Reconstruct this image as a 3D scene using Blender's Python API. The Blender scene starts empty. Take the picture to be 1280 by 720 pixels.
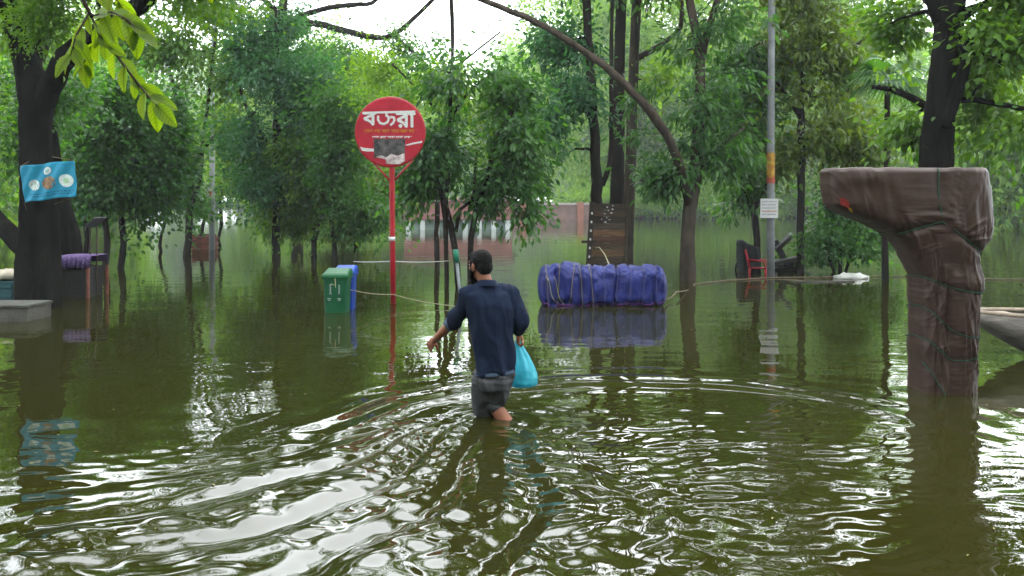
import bpy, bmesh, math, random
import numpy as np
from mathutils import Vector, Matrix, noise as mnoise

# ------------------------------------------------------------------ camera, sky, sun, exposure
sc = bpy.context.scene
COL = sc.collection
F, CX, HZ, CAMZ = 1108.0, 640.0, 250.0, 1.75      # focal length (px at 1280), centre, horizon row, eye height above water
cam = bpy.data.cameras.new('camera'); camo = bpy.data.objects.new('camera', cam); COL.objects.link(camo)
cam.sensor_width = 36.0; cam.lens = 36.0 * F / 1280.0
cam.shift_y = -(360.0 - HZ) / 1280.0
cam.clip_end = 2000; cam.clip_start = 0.05
camo.location = (0, 0, CAMZ); camo.rotation_euler = (math.pi / 2, 0, 0)
cam.dof.use_dof = True; cam.dof.focus_distance = 8.0; cam.dof.aperture_fstop = 5.6
sc.camera = camo

SUN_EL, SUN_AZ = math.radians(62), math.radians(25)
w = bpy.data.worlds.new('World'); sc.world = w; w.use_nodes = True
nt = w.node_tree; nt.nodes.clear()
sky = nt.nodes.new('ShaderNodeTexSky'); sky.sky_type = 'NISHITA'; sky.sun_disc = False
sky.sun_elevation = SUN_EL; sky.sun_rotation = SUN_AZ; sky.air_density = 1.0; sky.dust_density = 6.0; sky.ozone_density = 1.0
hsv = nt.nodes.new('ShaderNodeHueSaturation'); hsv.inputs['Saturation'].default_value = 0.12
mixw = nt.nodes.new('ShaderNodeMix'); mixw.data_type = 'RGBA'; mixw.inputs[0].default_value = 0.75
mixw.inputs[7].default_value = (13.2, 14.2, 15.0, 1)      # the even cloud layer of an overcast day
bg = nt.nodes.new('ShaderNodeBackground'); bg.inputs['Strength'].default_value = 0.13
wo = nt.nodes.new('ShaderNodeOutputWorld')
nt.links.new(sky.outputs[0], hsv.inputs['Color']); nt.links.new(hsv.outputs[0], mixw.inputs[6])
nt.links.new(mixw.outputs[2], bg.inputs['Color']); nt.links.new(bg.outputs[0], wo.inputs[0])

sl = bpy.data.lights.new('sun', 'SUN'); sl.energy = 0.7; sl.angle = math.radians(110); sl.color = (1.0, 0.97, 0.92)
so = bpy.data.objects.new('sun', sl); COL.objects.link(so)
sd = Vector((math.sin(SUN_AZ) * math.cos(SUN_EL), math.cos(SUN_AZ) * math.cos(SUN_EL), math.sin(SUN_EL)))
so.rotation_euler = sd.to_track_quat('Z', 'Y').to_euler(); so.location = (0, 0, 60)

sc.view_settings.view_transform = 'Standard'; sc.view_settings.look = 'None'
sc.view_settings.gamma = 1.0; sc.view_settings.use_curve_mapping = False
sc.view_settings.exposure = 2.15
cy = sc.cycles
sc.render.engine = 'CYCLES'
cy.use_denoising = True
try: cy.denoiser = 'OPENIMAGEDENOISE'
except Exception: pass
cy.max_bounces = 7; cy.diffuse_bounces = 3; cy.glossy_bounces = 3; cy.transmission_bounces = 4
cy.volume_bounces = 0; cy.transparent_max_bounces = 4
cy.sample_clamp_indirect = 6.0; cy.caustics_reflective = False; cy.caustics_refractive = False

GZ = -0.37                                           # drowned ground

def P(px, py, Y):                                    # photograph measurement -> place in the world
    return Vector(((px - CX) / F * Y, Y, CAMZ + (HZ - py) / F * Y))
def M1(n, Y): return n / F * Y                       # pixels -> metres at a distance

# ------------------------------------------------------------------ materials
def mat(name, col, rough=0.6, spec=0.4, bump=0.0, bscale=20, var=0.0, vscale=6, metallic=0.0, sheen=0, stretch=(1, 1, 1), col2=None):
    col = tuple(c * 0.74 for c in col); col2 = tuple(c * 0.74 for c in col2) if col2 else None
    m = bpy.data.materials.new(name); m.use_nodes = True
    n = m.node_tree; b = n.nodes['Principled BSDF']
    b.inputs['Base Color'].default_value = (*col, 1); b.inputs['Roughness'].default_value = rough
    b.inputs['Specular IOR Level'].default_value = spec * 0.4; b.inputs['Metallic'].default_value = metallic
    if sheen: b.inputs['Sheen Weight'].default_value = sheen
    tc = n.nodes.new('ShaderNodeTexCoord'); mp = n.nodes.new('ShaderNodeMapping'); mp.inputs['Scale'].default_value = stretch
    n.links.new(tc.outputs['Object'], mp.inputs[0])
    if var or col2:
        nz = n.nodes.new('ShaderNodeTexNoise'); nz.inputs['Scale'].default_value = vscale; nz.inputs['Detail'].default_value = 6
        nz.inputs['Roughness'].default_value = 0.65
        n.links.new(mp.outputs[0], nz.inputs['Vector'])
        rp = n.nodes.new('ShaderNodeValToRGB'); rp.color_ramp.elements[0].position = 0.32; rp.color_ramp.elements[1].position = 0.68
        a = tuple(max(0, c * (1 - var)) for c in col); z = col2 if col2 else tuple(min(1, c * (1 + var)) for c in col)
        rp.color_ramp.elements[0].color = (*a, 1); rp.color_ramp.elements[1].color = (*z, 1)
        n.links.new(nz.outputs['Fac'], rp.inputs[0]); n.links.new(rp.outputs[0], b.inputs['Base Color'])
    if bump:
        nb = n.nodes.new('ShaderNodeTexNoise'); nb.inputs['Scale'].default_value = bscale; nb.inputs['Detail'].default_value = 5
        n.links.new(mp.outputs[0], nb.inputs['Vector'])
        bp = n.nodes.new('ShaderNodeBump'); bp.inputs['Strength'].default_value = bump; bp.inputs['Distance'].default_value = 0.03
        n.links.new(nb.outputs['Fac'], bp.inputs['Height']); n.links.new(bp.outputs[0], b.inputs['Normal'])
    return m

def leaf_mat(name, c0, c1, trans, tw=0.4, rough=0.42):
    c0 = tuple(c * 0.80 for c in c0); c1 = tuple(c * 0.80 for c in c1)
    m = bpy.data.materials.new(name); m.use_nodes = True
    n = m.node_tree; b = n.nodes['Principled BSDF']; out = n.nodes['Material Output']
    g = n.nodes.new('ShaderNodeNewGeometry')
    rp = n.nodes.new('ShaderNodeValToRGB'); rp.color_ramp.elements[0].color = (*c0, 1); rp.color_ramp.elements[1].color = (*c1, 1)
    tc = n.nodes.new('ShaderNodeTexCoord'); nz = n.nodes.new('ShaderNodeTexNoise'); nz.inputs['Scale'].default_value = 0.8; nz.inputs['Detail'].default_value = 2
    n.links.new(tc.outputs['Object'], nz.inputs['Vector'])
    av = n.nodes.new('ShaderNodeMath'); av.operation = 'MULTIPLY_ADD'; av.inputs[1].default_value = 0.6
    md = n.nodes.new('ShaderNodeMath'); md.operation = 'MULTIPLY_ADD'; md.inputs[1].default_value = 1.4; md.inputs[2].default_value = -0.5
    n.links.new(g.outputs['Random Per Island'], av.inputs[0]); n.links.new(nz.outputs['Fac'], md.inputs[0]); n.links.new(md.outputs[0], av.inputs[2])
    n.links.new(av.outputs[0], rp.inputs[0]); n.links.new(rp.outputs[0], b.inputs['Base Color'])
    b.inputs['Roughness'].default_value = rough; b.inputs['Specular IOR Level'].default_value = 0.16
    t = n.nodes.new('ShaderNodeBsdfTranslucent')
    mx = n.nodes.new('ShaderNodeMix'); mx.data_type = 'RGBA'; mx.blend_type = 'MULTIPLY'; mx.inputs[0].default_value = 1
    mx.inputs[7].default_value = (*trans, 1); n.links.new(rp.outputs[0], mx.inputs[6]); n.links.new(mx.outputs[2], t.inputs['Color'])
    ms = n.nodes.new('ShaderNodeMixShader'); ms.inputs[0].default_value = tw
    n.links.new(b.outputs[0], ms.inputs[1]); n.links.new(t.outputs[0], ms.inputs[2]); n.links.new(ms.outputs[0], out.inputs['Surface'])
    return m

LEAF = {
 'dark': leaf_mat('leaf_dark', (0.010, 0.038, 0.012), (0.042, 0.100, 0.020), (3.2, 3.6, 0.8)),
 'mid': leaf_mat('leaf_mid', (0.018, 0.060, 0.010), (0.075, 0.145, 0.014), (3.2, 3.2, 0.6)),
 'light': leaf_mat('leaf_light', (0.04, 0.10, 0.010), (0.12, 0.20, 0.016), (2.6, 2.7, 0.7), 0.5),
 'cool': leaf_mat('leaf_cool', (0.010, 0.040, 0.020), (0.036, 0.095, 0.036), (2.8, 3.4, 1.1)),
 'olive': leaf_mat('leaf_olive', (0.024, 0.052, 0.010), (0.085, 0.125, 0.014), (2.8, 2.8, 0.6)),
 'far': leaf_mat('leaf_far', (0.05, 0.125, 0.022), (0.15, 0.24, 0.03), (2.4, 2.5, 0.8), 0.45),
}
BARK = mat('bark_dark', (0.016, 0.013, 0.010), 0.9, 0.06, 0.9, 14, 0.5, 5, stretch=(1, 1, 0.3))
BARK2 = mat('bark_grey', (0.040, 0.031, 0.023), 0.9, 0.08, 0.8, 18, 0.5, 6, stretch=(1, 1, 0.3))
BARKW = mat('bark_wet', (0.006, 0.005, 0.0045), 0.9, 0.04, 1.0, 16, 0.6, 5, stretch=(1, 1, 0.25), col2=(0.013, 0.012, 0.010))

# ------------------------------------------------------------------ mesh helpers
def link(o, parent=None):
    COL.objects.link(o)
    if parent is not None:
        o.parent = parent
        o.matrix_parent_inverse = Matrix.Translation(parent.location).inverted() if parent.rotation_euler.to_quaternion().angle < 1e-6 else (Matrix.LocRotScale(parent.location, parent.rotation_euler, parent.scale)).inverted()
    return o
def tag(o, label=None, cat=None, group=None, kind=None):
    if label: o['label'] = label
    if cat: o['category'] = cat
    if group: o['group'] = group
    if kind: o['kind'] = kind
    return o
def thing(name, loc, label, cat, group=None):
    o = bpy.data.objects.new(name, None); o.location = loc; o.empty_display_size = 0.2
    COL.objects.link(o); return tag(o, label, cat, group)

class MB:
    """collects shapes in world coordinates; build() links them as one mesh object"""
    def __init__(s): s.v = []; s.f = []
    def add(s, vs, fs):
        k = len(s.v); s.v.extend([tuple(v) for v in vs]); s.f.extend([tuple(i + k for i in f) for f in fs]); return s
    def box(s, c, size, rot=None, taper=1.0):
        hx, hy, hz = size[0] / 2, size[1] / 2, size[2] / 2
        vs = []
        for z, t in ((-hz, 1.0), (hz, taper)):
            for x, y in ((-hx, -hy), (hx, -hy), (hx, hy), (-hx, hy)): vs.append(Vector((x * t, y * t, z)))
        if rot is not None: vs = [rot @ v for v in vs]
        c = Vector(c)
        return s.add([v + c for v in vs], [(3, 2, 1, 0), (4, 5, 6, 7), (0, 1, 5, 4), (1, 2, 6, 5), (2, 3, 7, 6), (3, 0, 4, 7)])
    def tube(s, pts, rad, n=8, cap=True):
        pts = [Vector(p) for p in pts]
        if not hasattr(rad, '__len__'): rad = [rad] * len(pts)
        t0 = (pts[1] - pts[0]).normalized()
        up = Vector((0, 0, 1)) if abs(t0.z) < 0.9 else Vector((1, 0, 0))
        a = t0.cross(up).normalized(); vs = []; fs = []
        for i, p in enumerate(pts):
            t = (pts[min(i + 1, len(pts) - 1)] - pts[max(i - 1, 0)]).normalized()
            a = (a - t * a.dot(t)).normalized(); b = t.cross(a)
            for k in range(n):
                an = 2 * math.pi * k / n
                vs.append(p + (a * math.cos(an) + b * math.sin(an)) * rad[i])
        for i in range(len(pts) - 1):
            for k in range(n):
                k2 = (k + 1) % n
                fs.append((i * n + k, i * n + k2, (i + 1) * n + k2, (i + 1) * n + k))
        if cap: fs.append(tuple(range(n))[::-1]); fs.append(tuple((len(pts) - 1) * n + k for k in range(n)))
        return s.add(vs, fs)
    def loft(s, rings, cap=True):
        n = len(rings[0]); vs = [v for r in rings for v in r]; fs = []
        for i in range(len(rings) - 1):
            for k in range(n):
                k2 = (k + 1) % n; fs.append((i * n + k, i * n + k2, (i + 1) * n + k2, (i + 1) * n + k))
        if cap: fs.append(tuple(range(n))[::-1]); fs.append(tuple((len(rings) - 1) * n + k for k in range(n)))
        return s.add(vs, fs)
    def ball(s, c, r, rot=None, nu=14, nv=9):
        c = Vector(c); r = r if hasattr(r, '__len__') else (r, r, r); vs = []; fs = []
        for i in range(nv + 1):
            ph = math.pi * i / nv
            ph = min(max(ph, 1e-2), math.pi - 1e-2)
            for k in range(nu):
                th = 2 * math.pi * k / nu
                v = Vector((r[0] * math.sin(ph) * math.cos(th), r[1] * math.sin(ph) * math.sin(th), -r[2] * math.cos(ph)))
                vs.append(c + (rot @ v if rot is not None else v))
        for i in range(nv):
            for k in range(nu):
                k2 = (k + 1) % nu; fs.append((i * nu + k, i * nu + k2, (i + 1) * nu + k2, (i + 1) * nu + k))
        fs.append(tuple(range(nu))[::-1]); fs.append(tuple(nv * nu + k for k in range(nu)))
        return s.add(vs, fs)
    def build(s, name, m, parent=None, smooth=True, bevel=0.0):
        me = bpy.data.meshes.new(name); me.from_pydata(s.v, [], s.f); me.materials.append(m)
        o = bpy.data.objects.new(name, me)
        if smooth:
            me.polygons.foreach_set('use_smooth', [True] * len(me.polygons))
        if bevel:
            bm = bmesh.new(); bm.from_mesh(me)
            ed = [e for e in bm.edges if len(e.link_faces) == 2 and e.calc_face_angle(0) > 0.6]
            bmesh.ops.bevel(bm, geom=ed, offset=bevel, segments=2, affect='EDGES', profile=0.6)
            bm.to_mesh(me); bm.free()
        return link(o, parent)

def np_mesh(name, V, Fc, m, parent=None, smooth=False):
    me = bpy.data.meshes.new(name)
    k = Fc.shape[1]; nf = len(Fc)
    me.vertices.add(len(V)); me.vertices.foreach_set('co', np.ascontiguousarray(V, dtype=np.float32).ravel())
    me.loops.add(nf * k); me.loops.foreach_set('vertex_index', np.ascontiguousarray(Fc, dtype=np.int32).ravel())
    me.polygons.add(nf); me.polygons.foreach_set('loop_start', np.arange(0, nf * k, k, dtype=np.int32))
    if smooth: me.polygons.foreach_set('use_smooth', np.ones(nf, dtype=bool))
    me.update(calc_edges=True); me.materials.append(m)
    return link(bpy.data.objects.new(name, me), parent)

def rope_pts(a, b, sag=0.0, n=12):
    a, b = Vector(a), Vector(b)
    return [a.lerp(b, t) - Vector((0, 0, sag * 4 * t * (1 - t))) for t in np.linspace(0, 1, n)]

# ------------------------------------------------------------------ ground and water
def graded(a0, a1, fine0, fine1, step, grow):
    xs = list(np.arange(fine0, fine1 + step / 2, step)); s = step
    while xs[-1] < a1: s = min(s * grow, 12.0); xs.append(xs[-1] + s)
    s = step; lo = []
    x = fine0
    while x > a0: s = min(s * grow, 12.0); x -= s; lo.append(x)
    return np.array(lo[::-1] + xs)

gx = np.linspace(-290, 290, 175); gy = np.linspace(-60, 300, 109)
GX, GY = np.meshgrid(gx, gy)
def sm(a, b, x):
    t = np.clip((x - a) / (b - a), 0, 1); return t * t * (3 - 2 * t)
def bay(a):                                          # 1 where the lake runs on for a long way
    f = lambda lo, hi: sm(lo - .02, lo + .02, a) * (1 - sm(hi - .02, hi + .02, a))
    return f(-.455, -.265) + f(-.10, .085) + f(.395, .64)
def bank_y(x, y): return 86 + 116 * bay(x / np.maximum(y, 20.0))
GH = GZ - 1.6 * sm(34, 55, GY) + 3.2 * sm(-4, 6, GY - bank_y(GX, GY)) + 3.0 * sm(140, 165, np.abs(GX)) + 2.5 * sm(-25, -45, GY)
GH = GH + 0.03 * np.sin(GX * 1.3) * np.sin(GY * 1.1)
def ground_z(x, y):
    return float(GZ - 1.6 * sm(34, 55, y) + 3.2 * sm(-4, 6, y - bank_y(x, y)) + 3.0 * sm(140, 165, abs(x)))
def far_place(x, y, s):                              # bank trees follow the shoreline into the bays
    k = float(bay(x / y))
    if k < .5: return x, y, s
    y2 = 203 + (y - 84) * .8; return x * y2 / y, y2, s * 1.55
def grid_faces(nx, ny):
    i = np.arange(ny - 1)[:, None] * nx + np.arange(nx - 1)[None, :]
    return np.stack([i, i + 1, i + 1 + nx, i + nx], -1).reshape(-1, 4)
GROUND = mat('wet_earth', (0.09, 0.075, 0.045), 0.95, 0.2, 0.5, 4, 0.4, 0.6, col2=(0.05, 0.09, 0.025))
g = np_mesh('ground', np.stack([GX, GY, GH], -1).reshape(-1, 3), grid_faces(len(gx), len(gy)), GROUND, smooth=True)
tag(g, 'muddy park ground mostly drowned under flood water', 'ground', kind='structure')

wx = graded(-175, 175, -5.2, 5.6, 0.024, 1.035); wy = graded(-30, 225, 3.4, 10.0, 0.024, 1.022)
WX, WY = np.meshgrid(wx, wy)
DX = np.gradient(wx)[None, :]; DY = np.gradient(wy)[:, None]
CELL = np.maximum(DX + 0 * WY, DY + 0 * WX)
rs = np.random.RandomState(4)
def ripple(X, Y, lam0, lam1, n, slope, adir=None, spread=math.pi, cell=None, seed=1):
    r = np.random.RandomState(seed); H = np.zeros_like(X)
    for _ in range(n):
        lam = lam0 * (lam1 / lam0) ** r.rand(); th = (adir if adir is not None else 0) + (r.rand() * 2 - 1) * spread
        k = 2 * math.pi / lam; a = slope / k * math.sqrt(2.0 / n)
        h = a * np.sin(k * (X * math.cos(th) + Y * math.sin(th)) + r.rand() * 6.28)
        if cell is not None: h = h * np.clip((lam / cell - 3.0) / 3.0, 0, 1)
        H += h
    return H
MX, MY = -0.10, 7.02
def water_height(X, Y, cell):
    wpx = X + ripple(X, Y, 0.7, 2.0, 14, 0.16, seed=7) * 1.0; wpy = Y + ripple(X, Y, 0.7, 2.0, 14, 0.16, seed=8) * 1.0
    near = np.exp(-np.maximum(0, Y - 7.0) / 3.5)
    H = ripple(X, Y, 0.5, 1.8, 26, 0.010, cell=cell, seed=2) * (0.35 + 0.65 * near)
    patch = np.clip(0.25 + 1.1 * ripple(X, Y, 1.6, 4.5, 12, 1.0, seed=12), 0, 1.2)
    H += ripple(wpx, wpy, 0.11, 0.36, 50, 0.027, adir=math.pi / 2, spread=0.8, cell=cell, seed=3) * near * patch
    # trail behind the wading man: long crests that fan out towards the shore he comes from
    ox, oy = -0.30, 7.75
    fi = np.arctan2(wpx - ox, oy - wpy + 1e-6); r = np.hypot(wpx - ox, oy - wpy)
    env = sm(0.5, 1.3, r) * (1 - 0.6 * sm(3.2, 4.6, r)) * np.exp(-((fi + 0.14) / 0.56) ** 4)
    bp_ = fi * 29 + 2.6 * r + 0.9 * np.sin(r * 2.1); band = np.sin(bp_) + 0.35 * np.sin(2 * bp_ + 1.2)
    H += 0.0072 * np.minimum(r, 2.8) * env * (band + 0.25 * np.sin(fi * 57 + 1.4 + r * 5))
    rough = 0.35 + sm(-0.15, 0.75, band + 0.5 * np.sin(fi * 11 + r * 1.3 + 2))
    H += env * (0.04 + rough) * ripple(wpx, wpy, 0.11, 0.40, 60, 0.12, adir=math.pi / 2 - 0.3, spread=1.2, cell=cell, seed=31)
    # bow ring round him
    d = np.hypot((wpx - 1.05) / 1.12, wpy - 6.35)
    ang = np.arctan2(wpy - 6.35, wpx - 1.05)
    top = np.clip(0.25 + np.sin(ang), 0, 1) + 0.9 * np.clip(-np.cos(ang), 0, 1) * np.clip(0.6 + np.sin(ang), 0, 1)
    for rr, a, wd in ((2.06, 0.030, 0.12), (1.76, 0.008, 0.09), (2.40, 0.016, 0.11), (2.78, 0.005, 0.12)):
        H += a * np.clip(top, 0, 1.1) * np.exp(-((d - rr) / wd) ** 2)
    # small rings from the legs, choppy silver patch on his right
    dm = np.hypot(X - MX, Y - MY)
    H += 0.0030 * np.exp(-(dm / 0.6) ** 2) * np.cos(dm * 2 * math.pi / 0.17)
    pe = np.exp(-(((X - 1.0) / 1.9) ** 2 + ((Y - 5.9) / 1.6) ** 2))
    H += pe * ripple(wpx, wpy, 0.085, 0.18, 70, 0.085, adir=math.pi / 2 + 0.15, spread=0.7, cell=cell, seed=5)
    H += pe * ripple(wpx, wpy, 0.5, 1.2, 12, 0.035, adir=math.pi / 2, spread=0.8, cell=cell, seed=15)
    fr = np.exp(-np.maximum(0, Y - 4.2) / 1.0) 
    H += fr * patch * ripple(wpx, wpy, 0.13, 0.50, 50, 0.06, adir=math.pi / 2 - 0.2, spread=1.1, cell=cell, seed=6)
    return H
WH = water_height(WX, WY, CELL)

WATER = bpy.data.materials.new('flood_water'); WATER.use_nodes = True
n = WATER.node_tree; b = n.nodes['Principled BSDF']
b.inputs['Base Color'].default_value = (0.0098, 0.0098, 0.0014, 1); b.inputs['Roughness'].default_value = 0.015
b.inputs['IOR'].default_value = 1.45; b.inputs['Specular IOR Level'].default_value = 0.5
tc = n.nodes.new('ShaderNodeTexCoord')
def wnoise(scale, det, stretch, dist, strength, prev=None):
    mp = n.nodes.new('ShaderNodeMapping'); mp.inputs['Scale'].default_value = stretch
    n.links.new(tc.outputs['Object'], mp.inputs[0])
    nz = n.nodes.new('ShaderNodeTexNoise'); nz.inputs['Scale'].default_value = scale; nz.inputs['Detail'].default_value = det
    n.links.new(mp.outputs[0], nz.inputs['Vector'])
    bp = n.nodes.new('ShaderNodeBump'); bp.inputs['Strength'].default_value = strength; bp.inputs['Distance'].default_value = dist
    n.links.new(nz.outputs['Fac'], bp.inputs['Height'])
    if prev: n.links.new(prev.outputs[0], bp.inputs['Normal'])
    return bp
b1 = wnoise(1.6, 2, (0.5, 1.0, 1), 0.0085, 1.0)
b2 = wnoise(9, 2, (0.6, 1.0, 1), 0.0008, 1.0, b1)
n.links.new(b2.outputs[0], b.inputs['Normal'])
wo_ = np_mesh('water', np.stack([WX, WY, WH], -1).reshape(-1, 3), grid_faces(len(wx), len(wy)), WATER, smooth=True)
tag(wo_, 'murky olive green flood water covering the park path', 'water', kind='structure')

# ------------------------------------------------------------------ trees
def ellip(px, py, Y, rx, ry, ryd=None, w=1.0):
    c = P(px, py, Y); return (np.array(c), np.array((M1(rx, Y), M1(ryd if ryd else rx, Y), M1(ry, Y))), w)

def leaves(rng, C, D, n_per, L, W, spread, droop, flat=0.0, fine=False):
    k = len(C) * n_per
    c = np.repeat(C, n_per, 0); out = np.repeat(D, n_per, 0)
    sp = np.repeat(spread * (0.45 + 1.15 * rng.rand(len(C), 1)), n_per, 0)
    ax = np.repeat(D + rng.normal(size=D.shape) * 0.5, n_per, 0)
    off = rng.normal(size=(k, 3)) * sp * np.array((0.8, 0.8, 0.6)) + ax * sp * rng.normal(size=(k, 1)) * 0.9
    base = c + off
    d = out * 0.6 + off / (spread + 1e-6) * 0.5 + rng.normal(size=(k, 3)) * 0.45; d[:, 2] -= droop
    d /= np.linalg.norm(d, axis=1, keepdims=True)
    s = np.cross(d, rng.normal(size=(k, 3)) * (1 - flat) + np.array((0, 0, 1.0)) * (flat + 0.3)); s /= np.linalg.norm(s, axis=1, keepdims=True) + 1e-9
    nrm = np.cross(s, d)
    l = L * (0.6 + 0.7 * rng.rand(k, 1)); wd = W * (0.7 + 0.6 * rng.rand(k, 1))
    v0 = base; v1 = base + d * l * 0.45 + s * wd * 0.5 + nrm * wd * 0.18; v3 = base + d * l * 0.45 - s * wd * 0.5 + nrm * wd * 0.18
    v2 = base + d * l - np.array((0, 0, 1)) * l * 0.18
    if fine:
        sag = np.array((0, 0, 1)) * l
        a1 = base + d * l * 0.28 + s * wd * 0.42 + nrm * wd * 0.15 - sag * .02; b1_ = base + d * l * 0.66 + s * wd * 0.38 + nrm * wd * 0.12 - sag * .08
        a3 = base + d * l * 0.28 - s * wd * 0.42 + nrm * wd * 0.15 - sag * .02; b3 = base + d * l * 0.66 - s * wd * 0.38 + nrm * wd * 0.12 - sag * .08
        V = np.stack([v0, a1, b1_, v2, b3, a3], 1).reshape(-1, 3); i = np.arange(k) * 6
        Fc = np.stack([np.stack([i, i + 1, i + 5], -1), np.stack([i + 1, i + 2, i + 4], -1), np.stack([i + 1, i + 4, i + 5], -1), np.stack([i + 2, i + 3, i + 4], -1)], 1).reshape(-1, 3)
        return V, Fc
    V = np.stack([v0, v1, v2, v3], 1).reshape(-1, 3)
    i = np.arange(k) * 4
    Fc = np.stack([np.stack([i, i + 1, i + 2], -1), np.stack([i, i + 2, i + 3], -1)], 1).reshape(-1, 3)
    return V, Fc

def crown_points(rng, envs, K, gap=0.42, gscale=1.1):
    ws = np.array([e[2] * np.prod(e[1]) ** (2 / 3.) for e in envs]); ws = ws / ws.sum(); pts = []
    off = rng.rand(3) * 50; tries = 0
    while len(pts) < K and tries < K * 30:
        tries += 1
        e = envs[rng.choice(len(envs), p=ws)]
        d = rng.normal(size=3); d /= np.linalg.norm(d)
        r = rng.rand() ** 0.45
        bulge = 0.80 + 0.85 * mnoise.noise(Vector(d * 1.7 + off + e[0] * 0.3))
        p = e[0] + d * r * e[1] * bulge * (1.25 if rng.rand() < 0.12 else 1.0)
        if mnoise.noise(Vector(p * gscale + off)) * 0.5 + 0.5 < gap: continue
        if p[2] < 0.25: continue
        pts.append(p)
    return np.array(pts)

def tree(name, label, base_px, Y, stems, envs, K=120, n_per=90, L=0.15, W=0.05, spread=0.28, droop=0.6, leaf='mid', bark=None, seed=1,
         group=None, gap=0.40, twig=0.02, flat=0.0, cat='tree', gscale=1.1):
    """stems: list of (list of (px, py, radius_px[, dY])) polylines; envs: crown ellipsoids"""
    rng = np.random.RandomState(seed); bark = bark or BARK
    bx = P(base_px, HZ, Y); root = thing(name, (bx.x, Y, ground_z(bx.x, Y)), label, cat, group)
    tb = MB(); nodes = []; nrad = []
    for si, st in enumerate(stems):
        ctrl = [Vector(P(p[0], p[1], Y + (p[3] if len(p) > 3 else 0))) for p in st]; rad = [M1(p[2], Y) for p in st]
        if si == 0 or st[0][1] > 999:
            c0 = ctrl[0].copy(); c0.z = ground_z(c0.x, c0.y) - 0.05; ctrl[0] = c0
        pts = []; rr = []
        for i in range(len(ctrl) - 1):
            p0 = ctrl[max(i - 1, 0)]; p1 = ctrl[i]; p2 = ctrl[i + 1]; p3 = ctrl[min(i + 2, len(ctrl) - 1)]
            ns = max(2, int((p2 - p1).length / (0.25 if rad[0] < .14 else .09))); ns = min(ns, 14 if rad[0] < .14 else 30)
            for j in range(ns + (i == len(ctrl) - 2)):
                t = j / ns; t2 = t * t; t3 = t2 * t
                q = 0.5 * ((2 * p1) + (p2 - p0) * t + (2 * p0 - 5 * p1 + 4 * p2 - p3) * t2 + (3 * p1 - p0 - 3 * p2 + p3) * t3)
                r = rad[i] * (1 - t) + rad[i + 1] * t
                jit = Vector(rng.normal(size=3)) * r * (0.10 if rad[0] < .14 else .012)
                pts.append(q + jit); rr.append(r * (1 + (0.05 if rad[0] < .14 else .01) * rng.normal()))
        if rad[0] > 0.14:
            k0 = len(tb.v); nn = 36; tb.tube(pts, rr, n=nn)
            for q in range(len(pts)):
                for kk in range(nn):
                    v = Vector(tb.v[k0 + q * nn + kk]); o_ = v - pts[q]; an = 2 * math.pi * kk / nn
                    f = 1 + 0.16 * mnoise.noise(Vector((math.cos(an) * 1.5, math.sin(an) * 1.5, v.z * 0.7 + seed))) + 0.09 * abs(mnoise.noise(Vector((math.cos(an) * 5, math.sin(an) * 5, v.z * 1.6 + seed)))) + 0.05 * math.sin(an * 5 + v.z * 1.3) * (1 if v.z < 1.2 else .4)
                    tb.v[k0 + q * nn + kk] = tuple(pts[q] + o_ * f)
        else: tb.tube(pts, rr, n=10 if rad[0] > 0.1 else 7)
        nodes += [np.array(p) for p in pts[len(pts) // 4:]]; nrad += rr[len(pts) // 4:]
    n_per = int(n_per * 0.50); K = int(K * 1.15); gap += 0.065; droop *= (0.35 if droop < .85 else .55); flat = max(flat, .35 if droop < .35 else .15); L *= 1.02; W *= 1.75; spread *= 0.92; flat = max(flat, .45)
    cp = crown_points(rng, envs, K, gap, gscale)
    nodes = np.array(nodes); nrad = np.array(nrad)
    order = np.argsort([np.min(((nodes - p) ** 2).sum(1)) for p in cp])
    dirs = []; cpo = cp[order]
    NN = [nodes]; RR = [nrad]; alln = nodes; allr = nrad
    for p in cpo:
        d2 = ((alln - p) ** 2 * np.array((1, 1, 1.0))).sum(1) + np.maximum(0, alln[:, 2] - p[2]) ** 2 * 1.5
        j = int(np.argmin(d2)); a = alln[j]; r0 = min(allr[j] * 0.55, twig * 1.6 + 0.012 * math.sqrt(d2[j]))
        mid = (a + p) / 2 + np.array((0, 0, 0.12)) * math.sqrt(d2[j]) + rng.normal(size=3) * 0.06 * math.sqrt(d2[j])
        q1 = 0.25 * a + 0.5 * mid + 0.25 * p
        tb.tube([a, 0.5 * (a + mid), q1, 0.5 * (mid + p), p], [r0, r0 * 0.85, r0 * 0.7, r0 * 0.5, r0 * 0.25], n=4, cap=False)
        alln = np.vstack([alln, [0.5 * (a + mid), q1, 0.5 * (mid + p), p]]); allr = np.concatenate([allr, [r0 * .85, r0 * .7, r0 * .5, r0 * .3]])
        o = p - mid; dirs.append(o / (np.linalg.norm(o) + 1e-6))
    tb.build('trunk', bark, root)
    fine = Y < 23 and L > .1
    V, Fc = leaves(rng, cpo, np.array(dirs), n_per, L, W * (.86 if fine else 1), spread, droop, flat, fine)
    ok = V[:, 2].reshape(-1, 6 if fine else 4).min(1) > 0.04
    Fc = Fc.reshape(-1, 4 if fine else 2, 3)[ok].reshape(-1, 3)
    used = np.unique(Fc); remap = np.zeros(len(V), int); remap[used] = np.arange(len(used))
    np_mesh('crown', V[used], remap[Fc], LEAF[leaf], root)
    return root

def copy_tree(src, loc, rz, s, label=None, group=None):
    r = src.copy(); COL.objects.link(r); r.location = loc; r.rotation_euler = (0, 0, rz); r.scale = s if hasattr(s, '__len__') else (s, s, s)
    if label: r['label'] = label
    if group: r['group'] = group
    for ch in src.children:
        c = ch.copy(); COL.objects.link(c); c.parent = r; c.matrix_parent_inverse = ch.matrix_parent_inverse.copy()
    return r

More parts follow.
